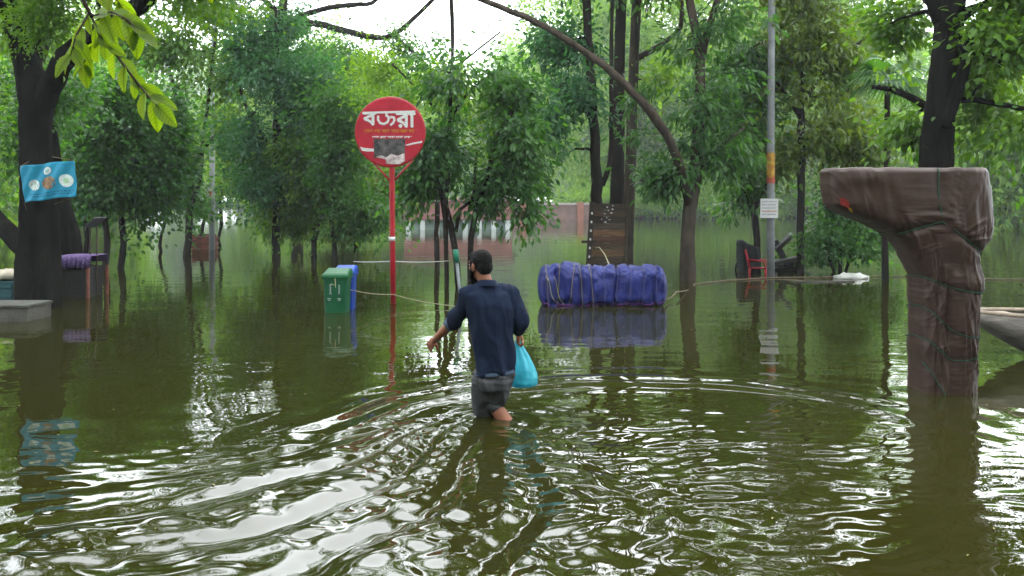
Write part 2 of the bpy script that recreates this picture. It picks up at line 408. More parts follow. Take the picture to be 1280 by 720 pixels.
# big old tree on the left
tree('rain_tree', 'massive dark trunked tree carrying the blue banner', 45, 14.5,
     [[(46, 400, 29), (46, 345, 25), (47, 300, 22.5), (48, 240, 20.5), (44, 170, 18), (44, 120, 20), (30, 70, 14), (5, 0, 12), (-40, -80, 9, -1)],
      [(45, 185, 9), (50, 150, 14), (63, 108, 14, -.2), (85, 70, 12.5, -.6), (120, 42, 12, -1), (175, 5, 10, -1.5), (260, -60, 7, -2)],
      [(42, 345, 8), (36, 322, 13), (22, 303, 12), (0, 280, 11, .3), (-45, 235, 9, .6)],
      [(36, 100, 12), (60, 20, 9, 1), (70, -80, 7, 2)]],
     [ellip(10, 30, 14.5, 75, 65, 90), ellip(120, -50, 13.5, 130, 55, 120), ellip(-60, 140, 15, 60, 90, 70), ellip(60, -130, 15, 190, 70, 160), ellip(235, -25, 12.8, 60, 40, 60), ellip(60, 25, 14.2, 45, 55, 60), ellip(200, -190, 14, 190, 80, 160), ellip(-60, -220, 14.5, 160, 80, 160)],
     K=500, n_per=150, L=0.085, W=0.032, spread=0.24, droop=0.35, leaf='mid', bark=BARKW, seed=11, gap=0.42)
tree('leaning_tree', 'leaning bare lower trunk just behind the purple covered stall', 88, 17.5,
     [[(97, 345, 13), (88, 300, 12), (77, 255, 10), (66, 190, 8), (60, 120, 6)]],
     [ellip(50, 110, 17.5, 55, 55), ellip(25, 190, 18, 40, 45)], K=90, n_per=110, L=0.1, W=0.04, leaf='dark', bark=BARKW, seed=12)
# dense stand left
for i, (bx_, Y, st, en) in enumerate([
   (108, 23.5, [(104, 345, 3.5), (109, 300, 3), (106, 262, 3), (112, 220, 3)], [ellip(95, 190, 23.5, 42, 75), ellip(80, 130, 24, 40, 50)]),
   (130, 22.0, [(128, 345, 4), (134, 300, 4), (131, 262, 3.5), (140, 200, 3)], [ellip(140, 190, 22, 50, 78), ellip(150, 135, 22, 40, 40)]),
   (152, 22.8, [(148, 345, 4), (154, 305, 4), (152, 265, 3.5), (168, 210, 3)], [ellip(185, 205, 22.8, 45, 65), ellip(200, 160, 23, 35, 40)])]):
    tree('evergreen_tree', ['dense dark evergreen growing behind the purple covered stall', 'middle dense evergreen of the clump past the stall',
         'dense evergreen spreading over the open water beside the clump'][i], bx_, Y, [st], en,
         K=230, n_per=190, L=0.14, W=0.062, spread=0.30, droop=0.5, leaf='dark', seed=20 + i, group='evergreen clump', gap=0.27, flat=0.4)
tree('sapling', 'thin crooked sapling standing alone in the pale water', 200, 30, [[(206, 330, 2), (200, 308, 2), (203, 288, 1.8), (209, 273, 1.6), (205, 262, 1.3)]],
     [ellip(215, 235, 30, 35, 30)], K=45, n_per=90, L=0.15, W=0.06, leaf='dark', seed=24)
tree('forked_tree', 'slender tall tree forking beside the grey lamp post', 236, 28,
     [[(234, 335, 5), (235, 300, 4.5), (238, 250, 4), (240, 205, 4), (232, 175, 3), (222, 130, 2.5), (205, 60, 2)],
      [(240, 208, 3.5), (258, 180, 3), (285, 160, 2.5), (320, 140, 2)], [(238, 260, 3), (250, 225, 2.5), (254, 175, 2.2), (262, 110, 2), (270, 40, 1.6)]],
     [ellip(215, 70, 28, 55, 60), ellip(280, 110, 28, 50, 60), ellip(250, 10, 28, 80, 40), ellip(300, 170, 28, 35, 30), ellip(160, 50, 28.5, 50, 50), ellip(240, -90, 28, 90, 70), ellip(180, -190, 28, 80, 60)],
     K=320, n_per=100, L=0.16, W=0.06, leaf='mid', seed=25, gap=0.42)
tree('sapling', 'thin curving sapling right behind the grey lamp post', 275, 33, [[(280, 325, 2.2), (273, 300, 2), (277, 280, 2), (275, 250, 1.8), (285, 220, 1.4)]],
     [ellip(300, 215, 33, 40, 35), ellip(280, 170, 33, 45, 35)], K=70, n_per=90, L=0.17, W=0.065, leaf='light', seed=26)
tree('straight_tree', 'straight dark trunked tree with broad crown before the green bin', 346, 27,
     [[(345, 335, 5.5), (345, 290, 5), (347, 230, 4.5), (345, 160, 4), (348, 90, 3), (345, 10, 2)],
      [(346, 165, 3), (375, 130, 2.5), (400, 110, 1.6)], [(345, 190, 3), (315, 150, 2.5), (300, 110, 1.6)]],
     [ellip(340, 70, 27, 65, 70), ellip(320, 170, 27, 50, 60), ellip(385, 110, 27, 50, 55), ellip(330, 235, 27, 50, 38), ellip(370, 190, 27.5, 40, 50), ellip(350, -90, 27, 80, 60)],
     K=400, n_per=120, L=0.15, W=0.05, leaf='cool', seed=27, gap=0.40)
for i, (bx_, Y, st, en, lf) in enumerate([
   (396, 27.5, [[(393, 335, 4), (393, 300, 3.5), (398, 275, 3.5), (388, 250, 3), (375, 220, 2.5)], [(397, 278, 3), (412, 262, 2.5), (425, 240, 2)]], [ellip(390, 220, 27.5, 48, 52), ellip(370, 270, 28, 40, 22)], 'dark'),
   (418, 26, [[(420, 335, 3.5), (418, 300, 3), (414, 270, 3), (416, 240, 2.5), (420, 190, 2)], [(414, 272, 2.5), (428, 258, 2), (445, 235, 1.6)]], [ellip(430, 205, 26, 45, 60), ellip(450, 265, 26, 40, 34), ellip(425, 140, 26, 40, 40)], 'dark'),
   (445, 33, [[(447, 325, 3), (445, 290, 3), (448, 240, 2.5), (455, 170, 2)]], [ellip(460, 160, 33, 50, 60), ellip(480, 230, 33, 40, 45), ellip(425, 285, 33, 45, 22)], 'mid')]):
    tree('park_tree', ['forked tree behind the two litter bins, low dark crown', 'thin stemmed dark tree leaning over the litter bins', 'mid green tree filling in behind the round red sign'][i],
         bx_, Y, st, en, K=230, n_per=115, L=[.17, .13, .15][i], W=[.05, .055, .045][i], leaf=['mid', 'dark', 'olive'][i], seed=30 + i, gap=0.40)
# feathery stems beside the man
tree('multi_stem_tree', 'several thin dark stems rising together behind the wading man', 566, 17.5,
     [[(559, 400, 3), (558, 330, 3), (557, 290, 3), (553, 240, 3.5), (545, 215, 3.2), (538, 190, 2.5), (530, 160, 2)],
      [(575, 1300, 4), (571, 330, 4), (563, 280, 4), (556, 245, 3.5), (561, 215, 3), (563, 130, 2.5), (566, 40, 2), (564, -30, 1.5)],
      [(590, 1300, 4.2), (588, 320, 3.8), (592, 280, 3.4), (600, 245, 3.2), (612, 210, 3), (618, 180, 2.6), (640, 140, 2)],
      [(570, 290, 2.5), (575, 262, 2.2), (590, 250, 2), (593, 225, 1.8), (596, 190, 1.5)],
      [(562, 150, 2), (590, 110, 1.6), (630, 85, 1.2)]],
     [ellip(545, 190, 17.5, 42, 45), ellip(600, 235, 17.5, 40, 40), ellip(645, 180, 17.5, 48, 62), ellip(650, 245, 17.5, 42, 45), ellip(575, 110, 17.5, 60, 45), ellip(640, 120, 17.8, 40, 40), ellip(520, 235, 17.5, 24, 35)],
     K=250, n_per=70, L=0.15, W=0.05, spread=0.2, droop=0.9, leaf='dark', seed=40, gap=0.44)
tree('feathery_tree', 'pale green feathery tree rising above the round red sign', 545, 24,
     [[(548, 345, 3.5), (546, 290, 3.2), (549, 220, 3), (556, 150, 2.6), (565, 80, 2), (563, 0, 1.6)], [(556, 150, 2), (520, 110, 1.6), (490, 80, 1.2)], [(563, 90, 1.6), (600, 60, 1.3), (625, 40, 1)]],
     [ellip(560, 110, 24, 65, 45), ellip(610, 130, 24, 45, 40), ellip(500, 125, 24, 55, 35), ellip(480, 90, 25, 45, 45), ellip(620, 180, 24, 40, 40), ellip(480, 190, 24, 30, 40), ellip(570, -60, 24, 70, 60), ellip(540, -170, 24, 80, 60)],
     K=300, n_per=100, L=0.11, W=0.04, spread=0.26, droop=0.3, leaf='light', seed=41, gap=0.44)
# tall limb with sky behind, upper middle
tree('spreading_tree', 'old spreading tree whose bare limbs cross the open sky', 330, 36,
     [[(372, 320, 7), (370, 240, 7), (362, 160, 6.5), (352, 90, 6), (350, 40, 5.5), (360, -30, 5)],
      [(352, 60, 4.5), (385, 30, 4, -1), (430, 38, 4, -1.5), (465, 46, 3.6, -2), (490, 44, 3, -2), (520, 20, 2.5, -2), (560, -20, 2, -2)],
      [(352, 30, 4), (400, 12, 3.2, -1), (440, 6, 3, -1), (465, 4, 2.6, -1), (480, -12, 2, -1)],
      [(490, 44, 2.5, -2), (520, 68, 2, -2), (545, 95, 1.5, -2)], [(350, 20, 4), (310, -20, 3), (270, -60, 2)]],
     [ellip(340, 20, 36, 60, 40), ellip(420, 75, 35, 60, 35), ellip(505, 60, 34, 35, 45), ellip(280, 30, 36, 60, 50), ellip(360, -80, 36, 140, 45), ellip(520, 105, 34, 35, 28), ellip(380, -170, 36, 150, 70), ellip(520, -120, 35, 90, 60), ellip(300, -250, 36, 110, 50)],
     K=500, n_per=110, L=0.16, W=0.06, spread=0.32, leaf='dark', seed=42, gap=0.40)
# tall trunks in the middle
tree('tall_tree', 'tall dark trunk that the plank panel leans against', 746, 20,
     [[(748, 360, 7.5), (747, 300, 7), (746, 230, 6.8), (743, 160, 6.2), (737, 80, 5.6), (733, 0, 5.2), (728, -90, 4.5)],
      [(752, 232, 3.5), (762, 205, 3.2), (764, 160, 3), (764, 60, 2.6), (766, -20, 2)], [(742, 150, 3.5), (715, 120, 2.5), (690, 100, 1.8)]],
     [ellip(700, 60, 20, 50, 50), ellip(720, 130, 20, 45, 50), ellip(735, -60, 20, 90, 50), ellip(680, 150, 20, 30, 50), ellip(650, -150, 20, 110, 60, 90), ellip(720, -230, 20, 120, 60, 90)],
     K=320, n_per=75, L=0.16, W=0.05, spread=0.22, droop=0.8, leaf='cool', seed=43, gap=0.46)
tree('tall_tree', 'thickest tall trunk behind the plank panel', 772, 22,
     [[(773, 345, 9), (771, 290, 8.5), (772, 200, 8), (774, 100, 7), (777, 0, 6.5), (780, -120, 5.5)], [(778, -40, 5), (740, -90, 3), (700, -120, 2)]],
     [ellip(770, -110, 22, 150, 50), ellip(830, -40, 22, 55, 40), ellip(790, -220, 22, 150, 70, 110)], K=240, n_per=90, L=0.16, W=0.055, leaf='mid', seed=44, gap=0.42)
tree('tall_tree', 'pale grey tall trunk beside the thickest trunk', 787, 23.5,
     [[(784, 342, 7.5), (785, 290, 7), (788, 200, 7), (792, 100, 6.2), (796, 0, 5.8), (805, -120, 5)], [(793, 75, 4), (820, 60, 3.5), (850, 35, 3), (852, 0, 3), (850, -40, 2)]],
     [ellip(820, -100, 23.5, 120, 50), ellip(830, 90, 23.5, 35, 35), ellip(880, -200, 23.5, 110, 60)], K=180, n_per=80, L=0.16, W=0.055, leaf='light', bark=BARK2, seed=45, gap=0.42)
tree('arching_tree', 'mango tree with long arching limb near the blue bundle', 860, 19.4,
     [[(860, 365, 10.5), (860, 330, 9.5), (860, 290, 8.5), (863, 255, 9), (870, 210, 8.5), (874, 150, 7), (875, 90, 6.5), (872, 50, 5.5), (862, 0, 5), (855, -50, 4)],
      [(862, 262, 5), (855, 228, 6, -.3), (843, 190, 5.6, -.7), (822, 152, 5.4, -1.0), (790, 115, 5, -1.2), (752, 80, 4.6, -1.2), (712, 52, 4.2, -1.2), (670, 28, 4, -1.2), (610, 2, 3.6, -1.2), (550, -25, 3, -1.2)],
      [(874, 85, 5), (884, 40, 4.5), (898, -5, 4), (905, -60, 3)], [(868, 215, 3.5), (900, 185, 3), (930, 160, 2)], [(856, 230, 2.5), (830, 235, 2), (800, 225, 1.5)]],
     [ellip(835, 175, 19.4, 48, 65), ellip(895, 130, 19.4, 48, 60), ellip(905, 200, 19.4, 48, 38), ellip(830, 225, 19.4, 36, 28), ellip(885, 40, 19.4, 55, 38), ellip(800, 150, 19.6, 35, 40), ellip(870, -60, 19.4, 120, 45)],
     K=260, n_per=60, L=0.19, W=0.048, spread=0.16, droop=1.0, leaf='dark', bark=BARK2, seed=46, gap=0.42)
tree('small_fork_tree', 'small forked tree rising from the red chair heap', 943, 22,
     [[(947, 350, 4.5), (946, 300, 4.2), (943, 265, 5), (935, 245, 4.5), (925, 215, 3.5), (905, 195, 2.8), (885, 185, 2)], [(943, 262, 3.5), (955, 240, 3), (962, 210, 2.8), (955, 180, 2.3), (940, 150, 2)]],
     [ellip(930, 150, 22, 45, 45), ellip(900, 195, 22, 40, 35), ellip(960, 210, 22, 30, 35), ellip(925, 240, 22, 36, 22), ellip(930, 90, 22, 50, 45)],
     K=190, n_per=65, L=0.18, W=0.05, spread=0.18, droop=0.9, leaf='dark', seed=47, gap=0.42)
tree('broad_tree', 'slim trunk with broad drooping crown right of the concrete pole', 1003, 21.5,
     [[(1000, 350, 5), (1000, 300, 4.8), (1001, 230, 4.8), (1002, 190, 5), (1001, 120, 4.2), (1010, 50, 3.6), (1020, -20, 3)], [(1002, 130, 3), (1040, 80, 2.5), (1080, 50, 2)], [(1002, 150, 3), (970, 100, 2.5), (940, 60, 2)]],
     [ellip(1010, 70, 21.5, 70, 70), ellip(1070, 90, 21.5, 60, 70), ellip(975, 120, 21.5, 45, 70), ellip(1040, 165, 21.5, 50, 50), ellip(990, 10, 21.5, 80, 50), ellip(1085, 180, 21.5, 40, 40), ellip(1020, -70, 21.5, 120, 50), ellip(985, 205, 21.5, 20, 36), ellip(1040, -170, 21.5, 120, 70)],
     K=490, n_per=70, L=0.17, W=0.055, spread=0.2, droop=0.9, leaf='olive', seed=48, gap=0.40)
tree('leafy_bush', 'rounded leafy bush standing in the water behind the wrapped statue', 1055, 21.5,
     [[(1050, 345, 3), (1050, 310, 2.5), (1048, 280, 2)], [(1050, 1300, 2), (1070, 300, 2), (1085, 275, 1.5)], [(1050, 1300, 2), (1030, 305, 2), (1018, 285, 1.5)]],
     [ellip(1050, 300, 21.5, 52, 34), ellip(1020, 305, 21.5, 32, 26), ellip(1095, 300, 21.5, 40, 32), ellip(1060, 260, 21.5, 40, 26)],
     K=170, n_per=80, L=0.12, W=0.05, spread=0.18, droop=0.4, leaf='dark', seed=49, gap=0.36, cat='bush')
# right tree
tree('canopy_tree', 'dark straight trunk rising behind the brown wrapped statue', 1172, 12.5,
     [[(1168, 440, 23), (1169, 330, 20), (1170, 210, 19), (1174, 150, 17.5), (1180, 80, 16.5), (1188, 0, 16), (1196, -90, 14)],
      [(1183, 40, 11), (1170, 15, 8.5), (1156, -10, 8), (1130, -60, 6)],
      [(1182, 160, 7, -.2), (1195, 120, 7.5, -.25), (1207, 75, 7, -.3), (1215, 38, 6.5, -.35)],
      [(1196, 25, 8), (1213, 12, 7), (1240, 2, 6, -.3), (1250, -30, 5, -.5)],
      [(1178, 128, 4), (1215, 124, 4, -.2), (1255, 132, 3.6, -.5), (1300, 140, 3, -.8)], [(1172, 145, 6), (1145, 125, 5, .2), (1115, 112, 4, .4), (1090, 108, 3, .5)],
      [(1212, 65, 3, -.3), (1245, 70, 2.6, -.6), (1252, 90, 2, -.7)]],
     [ellip(1245, 60, 12, 50, 60), ellip(1250, 150, 12, 45, 45), ellip(1290, 100, 12, 50, 80), ellip(1225, 110, 13, 36, 60), ellip(1200, -90, 12.5, 170, 60), ellip(1280, -20, 12, 60, 50), ellip(1120, 30, 13.5, 30, 30), ellip(1135, 165, 13, 24, 26)],
     K=330, n_per=90, L=0.125, W=0.045, spread=0.2, droop=0.5, leaf='mid', bark=BARKW, seed=50, gap=0.44, flat=0.3)

# fan palm
def palm():
    Y = 19.0; rng = random.Random(3)
    b0 = P(1107, HZ, Y)
    root = thing('fan_palm', (b0.x, Y, GZ), 'slender fan palm with split fronds behind the wrapped statue', 'palm')
    mb = MB(); mb.tube([(b0.x, Y, GZ - .05), P(1106, 300, Y), P(1109, 200, Y), P(1109, 100, Y)], [M1(5, Y), M1(4.2, Y), M1(4, Y), M1(3.5, Y)], 8); mb.build('trunk', BARK, root)
    hub = P(1109, 98, Y); k = 0
    for az, el, Ln in [(180, -25, .75), (205, -5, .85), (150, 10, .7), (0, 15, .95), (-20, -10, .9), (25, 35, .7), (-70, -25, .8), (-110, -15, .85), (90, 20, .8), (60, -20, .8), (120, 55, .6), (-140, 30, .7), (10, -35, .8)]:
        a = math.radians(az); e = math.radians(el)
        d = Vector((math.cos(a) * math.cos(e), math.sin(a) * math.cos(e) * .8, math.sin(e)))
        s = d.cross(Vector((0, 0, 1))).normalized(); u = s.cross(d)
        fb = MB(); stalk = hub + d * 0.28
        fb.tube([hub, hub + d * .15 + u * .01, stalk], .012, 5)
        for j in range(17):
            t = (j - 8) / 8 * 1.25
            dd = (d * math.cos(t) + s * math.sin(t)).normalized(); L_ = Ln * (0.75 + .25 * math.cos(t)) * rng.uniform(.9, 1.05)
            m_ = stalk + dd * L_ * .55 + u * .04; tip = stalk + dd * L_ - Vector((0, 0, .22 * L_ + .05 * abs(t)))
            ss = dd.cross(u).normalized() * .030
            fb.add([stalk, m_ + ss, tip, m_ - ss, m_ + u * .018], [(0, 1, 4), (1, 2, 4), (2, 3, 4), (3, 0, 4)])
        fb.build('frond', LEAF['dark'], root, smooth=False)
palm()

# overhanging branch: its tree stands just outside the view, on the left
def overhang():
    rng = random.Random(5)
    bx_, by_ = -4.6, 5.2
    root = thing('overhanging_tree', (bx_, by_, GZ), 'bright green branch with broad leaves hanging into view overhead', 'tree')
    tb = MB()
    tb.tube([(bx_, by_, GZ - .05), (bx_ + .05, by_, 1.2), (bx_, by_ + .1, 2.6), (bx_ + .15, by_, 4.0), (bx_, by_, 5.6)], [.16, .14, .12, .1, .05], 10)
    Y = 5.0
    limb = [Vector((bx_ + .1, by_, 3.4)), Vector((-3.5, 5.1, 3.65)), P(60, -40, Y), P(100, -8, Y), P(115, 22, Y)]
    tb.tube(limb, [.05, .04, .025, .014, .010], 7)
    tw = [[P(115, 22, Y), P(125, 45, Y), P(145, 68, Y), P(165, 95, Y), P(183, 118, Y), P(196, 132, Y)],
          [P(112, 15, Y), P(95, 45, Y - .05), P(88, 70, Y - .1)], [P(115, 20, Y), P(140, 15, Y - .15), P(160, 25, Y - .2), P(175, 45, Y - .2)],
          [P(105, 0, Y), P(135, -12, Y), P(150, 5, Y)], [P(125, 45, Y), P(112, 62, Y + .1), P(104, 82, Y + .1)],
          [P(60, -40, Y), P(170, -45, Y), P(250, -25, Y), P(275, -12, Y)]]
    for t in tw: tb.tube(t, [.007] * (len(t) - 1) + [.003], 5)
    tb.build('trunk', BARK2, root)
    # one leaf shape, shared
    me = None
    def leafmesh(k):
        vs = []; fs = []; nseg = 13
        for i in range(nseg):
            t = i / (nseg - 1); wd = .5 * math.sin(math.pi * min(1, t ** .85)) ** .8 * .46 + (.003 if i in (0, nseg - 1) else 0)
            z = -.10 * t * t * (1 + .5 * k); y = .05 * k * math.sin(t * 3)
            vs += [(t, y - wd, z + .25 * wd * (1 + k) + .012 * math.sin(t * 21 + k)), (t, y, z - .015), (t, y + wd, z + .25 * wd * (2 - k) + .012 * math.sin(t * 17 + 2 * k))]
        for i in range(nseg - 1):
            a = i * 3; fs += [(a, a + 1, a + 4, a + 3), (a + 1, a + 2, a + 5, a + 4)]
        m_ = bpy.data.meshes.new('leaf'); m_.from_pydata(vs, [], fs); m_.materials.append(LEAFBIG); m_.polygons.foreach_set('use_smooth', [True] * len(fs)); return m_
    meshes = [leafmesh(0), leafmesh(1), leafmesh(-.6)]
    n_ = 0
    for ti, t in enumerate(tw):
        cnt = [15, 8, 9, 6, 7, 5][ti]
        for j in range(cnt):
            u = (j + .6) / cnt * (len(t) - 1); i = min(int(u), len(t) - 2); p = t[i].lerp(t[i + 1], u - i)
            if ti == 5 and u < 1.5: continue
            d = (t[i + 1] - t[i]).normalized()
            side = 1 if j % 2 else -1
            s = Vector((d.z, 0, -d.x)) * side
            dd = (d * .7 + s * rng.uniform(.4, .9) + Vector((0, rng.uniform(-.5, .5), -.55))).normalized()
            up = Vector((rng.uniform(-.5, .5), -rng.uniform(.5, 1), rng.uniform(.1, 1))); yv = up.cross(dd).normalized(); zv = dd.cross(yv)
            o = bpy.data.objects.new('leaf', meshes[n_ % 3]); COL.objects.link(o); n_ += 1
            L_ = rng.uniform(.11, .19)
            W_ = Matrix.Translation(p) @ Matrix((dd, yv, zv)).transposed().to_4x4() @ Matrix.Diagonal((L_, L_, L_, 1))
            o.parent = root; o.matrix_parent_inverse = Matrix.Identity(4); o.matrix_basis = Matrix.Translation(-root.location) @ W_
    # its own high crown, out of view
    r2 = np.random.RandomState(8); C = r2.normal(size=(90, 3)) * np.array((.9, 1.2, .6)) + np.array((bx_ - .3, by_ - .2, 5.6))
    V, Fc = leaves(r2, C, np.tile([[0, 0, .3]], (90, 1)), 30, .17, .08, .25, .5); np_mesh('crown', V, Fc, LEAF['light'], root)
LEAFBIG = leaf_mat('leaf_broad', (0.035, 0.085, 0.006), (0.11, 0.150, 0.008), (3.0, 2.9, 0.5), 0.6, 0.4)
def veins(m):
    n = m.node_tree; N_ = n.nodes; b = N_['Principled BSDF']
    tr = [x for x in N_ if x.type == 'BSDF_TRANSLUCENT'][0]
    tc = N_.new('ShaderNodeTexCoord'); sp = N_.new('ShaderNodeSeparateXYZ'); n.links.new(tc.outputs['Object'], sp.inputs[0])
    ab = N_.new('ShaderNodeMath'); ab.operation = 'ABSOLUTE'; n.links.new(sp.outputs['Y'], ab.inputs[0])
    ma = N_.new('ShaderNodeMath'); ma.operation = 'MULTIPLY_ADD'; ma.inputs[1].default_value = -.8; n.links.new(ab.outputs[0], ma.inputs[0]); n.links.new(sp.outputs['X'], ma.inputs[2])
    sn = N_.new('ShaderNodeMath'); sn.operation = 'MULTIPLY'; sn.inputs[1].default_value = 52; n.links.new(ma.outputs[0], sn.inputs[0])
    si = N_.new('ShaderNodeMath'); si.operation = 'SINE'; n.links.new(sn.outputs[0], si.inputs[0])
    gt = N_.new('ShaderNodeMapRange'); gt.inputs[1].default_value = .75; gt.inputs[2].default_value = 1.0; n.links.new(si.outputs[0], gt.inputs[0])
    mr = N_.new('ShaderNodeMapRange'); mr.inputs[1].default_value = .028; mr.inputs[2].default_value = .012; n.links.new(ab.outputs[0], mr.inputs[0])
    mxv = N_.new('ShaderNodeMath'); mxv.operation = 'MAXIMUM'; n.links.new(gt.outputs[0], mxv.inputs[0]); n.links.new(mr.outputs[0], mxv.inputs[1])
    nz = N_.new('ShaderNodeTexNoise'); nz.inputs['Scale'].default_value = 5; nz.inputs['Detail'].default_value = 4; oi = N_.new('ShaderNodeObjectInfo')
    ad = N_.new('ShaderNodeVectorMath'); n.links.new(tc.outputs['Object'], ad.inputs[0]); n.links.new(oi.outputs['Location'], ad.inputs[1]); n.links.new(ad.outputs[0], nz.inputs['Vector'])
    sr = N_.new('ShaderNodeMapRange'); sr.inputs[1].default_value = .62; sr.inputs[2].default_value = .74; n.links.new(nz.outputs['Fac'], sr.inputs[0])
    for sock in (b.inputs['Base Color'], tr.inputs['Color']):
        src = sock.links[0].from_socket
        m1 = N_.new('ShaderNodeMix'); m1.data_type = 'RGBA'; m1.blend_type = 'MULTIPLY'; m1.inputs[7].default_value = (1.7, 1.6, 1.8, 1) if sock is b.inputs['Base Color'] else (.55, .6, .5, 1)
        n.links.new(mxv.outputs[0], m1.inputs[0]); n.links.new(src, m1.inputs[6])
        m2 = N_.new('ShaderNodeMix'); m2.data_type = 'RGBA'; m2.inputs[7].default_value = (.10, .06, .012, 1); fc = N_.new('ShaderNodeMath'); fc.operation = 'MULTIPLY'; fc.inputs[1].default_value = .55
        n.links.new(sr.outputs[0], fc.inputs[0]); n.links.new(fc.outputs[0], m2.inputs[0]); n.links.new(m1.outputs[2], m2.inputs[6]); n.links.new(m2.outputs[2], sock)
    bp = N_.new('ShaderNodeBump'); bp.inputs['Strength'].default_value = .4; bp.inputs['Distance'].default_value = .003; n.links.new(mxv.outputs[0], bp.inputs['Height']); n.links.new(bp.outputs[0], b.inputs['Normal'])
veins(LEAFBIG)
overhang()

# background trees: four kinds, copied along the far bank and at the sides
protos = []
for i, (hh, rr, lf) in enumerate([(15, 5.5, 'far'), (19, 6, 'far'), (12, 5, 'light'), (22, 7, 'mid')]):
    Y = 120.0 + 3 * i; bx_ = -60 + 36 * i
    def e_(dx, z, rx, rz): return (np.array((bx_ + dx, Y, z)), np.array((rx, rx, rz)), 1.0)
    root = None
    rng = np.random.RandomState(70 + i)
    root = thing('bank_tree', (bx_, Y, ground_z(bx_, Y)), 'tree', 'tree', 'hazy trees on the far bank')
    tb = MB(); z0 = ground_z(bx_, Y)
    tb.tube([(bx_, Y, z0 - .2), (bx_ + .2, Y, z0 + hh * .3), (bx_ - .2, Y, z0 + hh * .6), (bx_, Y, z0 + hh * .9)], [.4, .32, .22, .08], 8)
    envs = [e_(0, z0 + hh * .62, rr, hh * .36), e_(-rr * .5, z0 + hh * .45, rr * .65, hh * .26), e_(rr * .55, z0 + hh * .42, rr * .6, hh * .26), e_(rr * .1, z0 + hh * .2, rr * .8, hh * .16)]
    cp = crown_points(rng, envs, 260, .38, .22)
    for p in cp[::6]:
        a = np.array((bx_, Y, max(z0 + hh * .2, p[2] - 3))); tb.tube([a, (a + p) / 2 + np.array((0, 0, .5)), p], [.12, .08, .03], 4, cap=False)
    tb.build('trunk', BARK2, root)
    d = cp - np.array((bx_, Y, z0 + hh * .5)); d /= np.linalg.norm(d, axis=1, keepdims=True)
    V, Fc = leaves(rng, cp, d, 55, .55, .34, .75, .35, .4); np_mesh('crown', V, Fc, LEAF[lf], root)
    protos.append(root)
fl = ['rounded hazy tree on the far bank across the lake', 'tall hazy tree on the far bank across the lake', 'low yellowish tree on the far bank across the lake', 'tallest spreading tree on the far bank across the lake']
rr_ = random.Random(9); first = [True] * 4
spots = []
for row, (Y0, dx, s0) in enumerate(((91, 6.5, .62), (100, 8.5, .95), (112, 10, 1.15))):
    x = -74 + row * 3
    while x < 76:
        spots.append((x + rr_.uniform(-1.5, 1.5), Y0 + rr_.uniform(-2, 2), s0 * rr_.uniform(.8, 1.15), row)); x += dx
for i, (x, y, s, row) in enumerate(spots):
    k = [0, 2, 1, 0, 3, 2][i % 6] if row == 0 else [1, 3, 0, 1][i % 4]
    x, y, s = far_place(x, y, s); loc = (x, y, ground_z(x, y)); rz = rr_.uniform(0, 6.28)
    if first[k]:
        first[k] = False; r = protos[k]; r.location = loc; r.rotation_euler = (0, 0, rz); r.scale = (s, s, s); r['label'] = fl[k]
    else: copy_tree(protos[k], loc, rz, s, fl[k], 'hazy trees on the far bank')
# nearer trees filling the park to the left and the right
park = [(-27, 40, .62, 0), (-33, 52, .8, 3), (-40, 44, .7, 0), (-30, 60, .8, 1), (29, 52, .75, 1), (35, 46, .7, 3), (36, 62, .8, 0), (-22, 34, .48, 2)]
for x, y, sz, k in ((-9, -5, .62, 0), (2, -9, .7, 1), (11, -6, .62, 0), (-17, -2, .6, 3), (18, 0, .62, 1), (-4, -16, .75, 3), (9, -18, .75, 1), (-15, -14, .7, 0)):  # out-of-view trees behind and beside the camera, added to darken front faces
    copy_tree(protos[k], (x, y, ground_z(x, y)), x, sz, 'leafy park tree standing on the photographer\'s side of the flood', 'unseen shade trees round the camera')
bd = []
for i, (hh, rr, lf, sd_) in enumerate([(17, 5.6, 'light', 81), (15, 5.0, 'far', 82)]):
    rng = np.random.RandomState(sd_); root = thing('lakeside_tree', (0, 50, ground_z(0, 50)), 'tree', 'tree', 'bright trees at the edge of the far bank'); z0 = ground_z(0, 50)
    tb = MB(); tb.tube([(0, 50, z0 - .2), (.2, 50, z0 + hh * .3), (-.2, 50, z0 + hh * .6), (0, 50, z0 + hh * .9)], [.30, .24, .18, .06], 9)
    def e_(dx, dy, z, rx, rz): return (np.array((dx, 50 + dy, z0 + z)), np.array((rx, rx, rz)), 1.0)
    cp = crown_points(rng, [e_(0, 0, hh * .62, rr, hh * .33), e_(-rr * .6, 1, hh * .42, rr * .6, hh * .25), e_(rr * .6, -1, hh * .38, rr * .6, hh * .25), e_(.5, 0, hh * .85, rr * .7, hh * .16), e_(rr * .3, -1.5, hh * .36, rr * .5, hh * .08)], 330, .44, .30)
    for p in cp[::4]:
        a_ = np.array((0, 50, max(z0 + hh * .3, p[2] - 2.5))); tb.tube([a_, (a_ + p) / 2 + np.array((0, 0, .4)), p], [.09, .06, .02], 4, cap=False)
    tb.build('trunk', BARK2, root)
    d = cp - np.array((0, 50, z0 + hh * .55)); d /= np.linalg.norm(d, axis=1, keepdims=True)
    V, Fc = leaves(rng, cp, d, 105, .24, .14, .62, .2, .45); np_mesh('crown', V, Fc, LEAF[lf], root); bd.append(root)
first2 = [True, True]
bl = ['bright yellow green tree at the water edge of the far bank', 'fresh green tree at the water edge of the far bank']
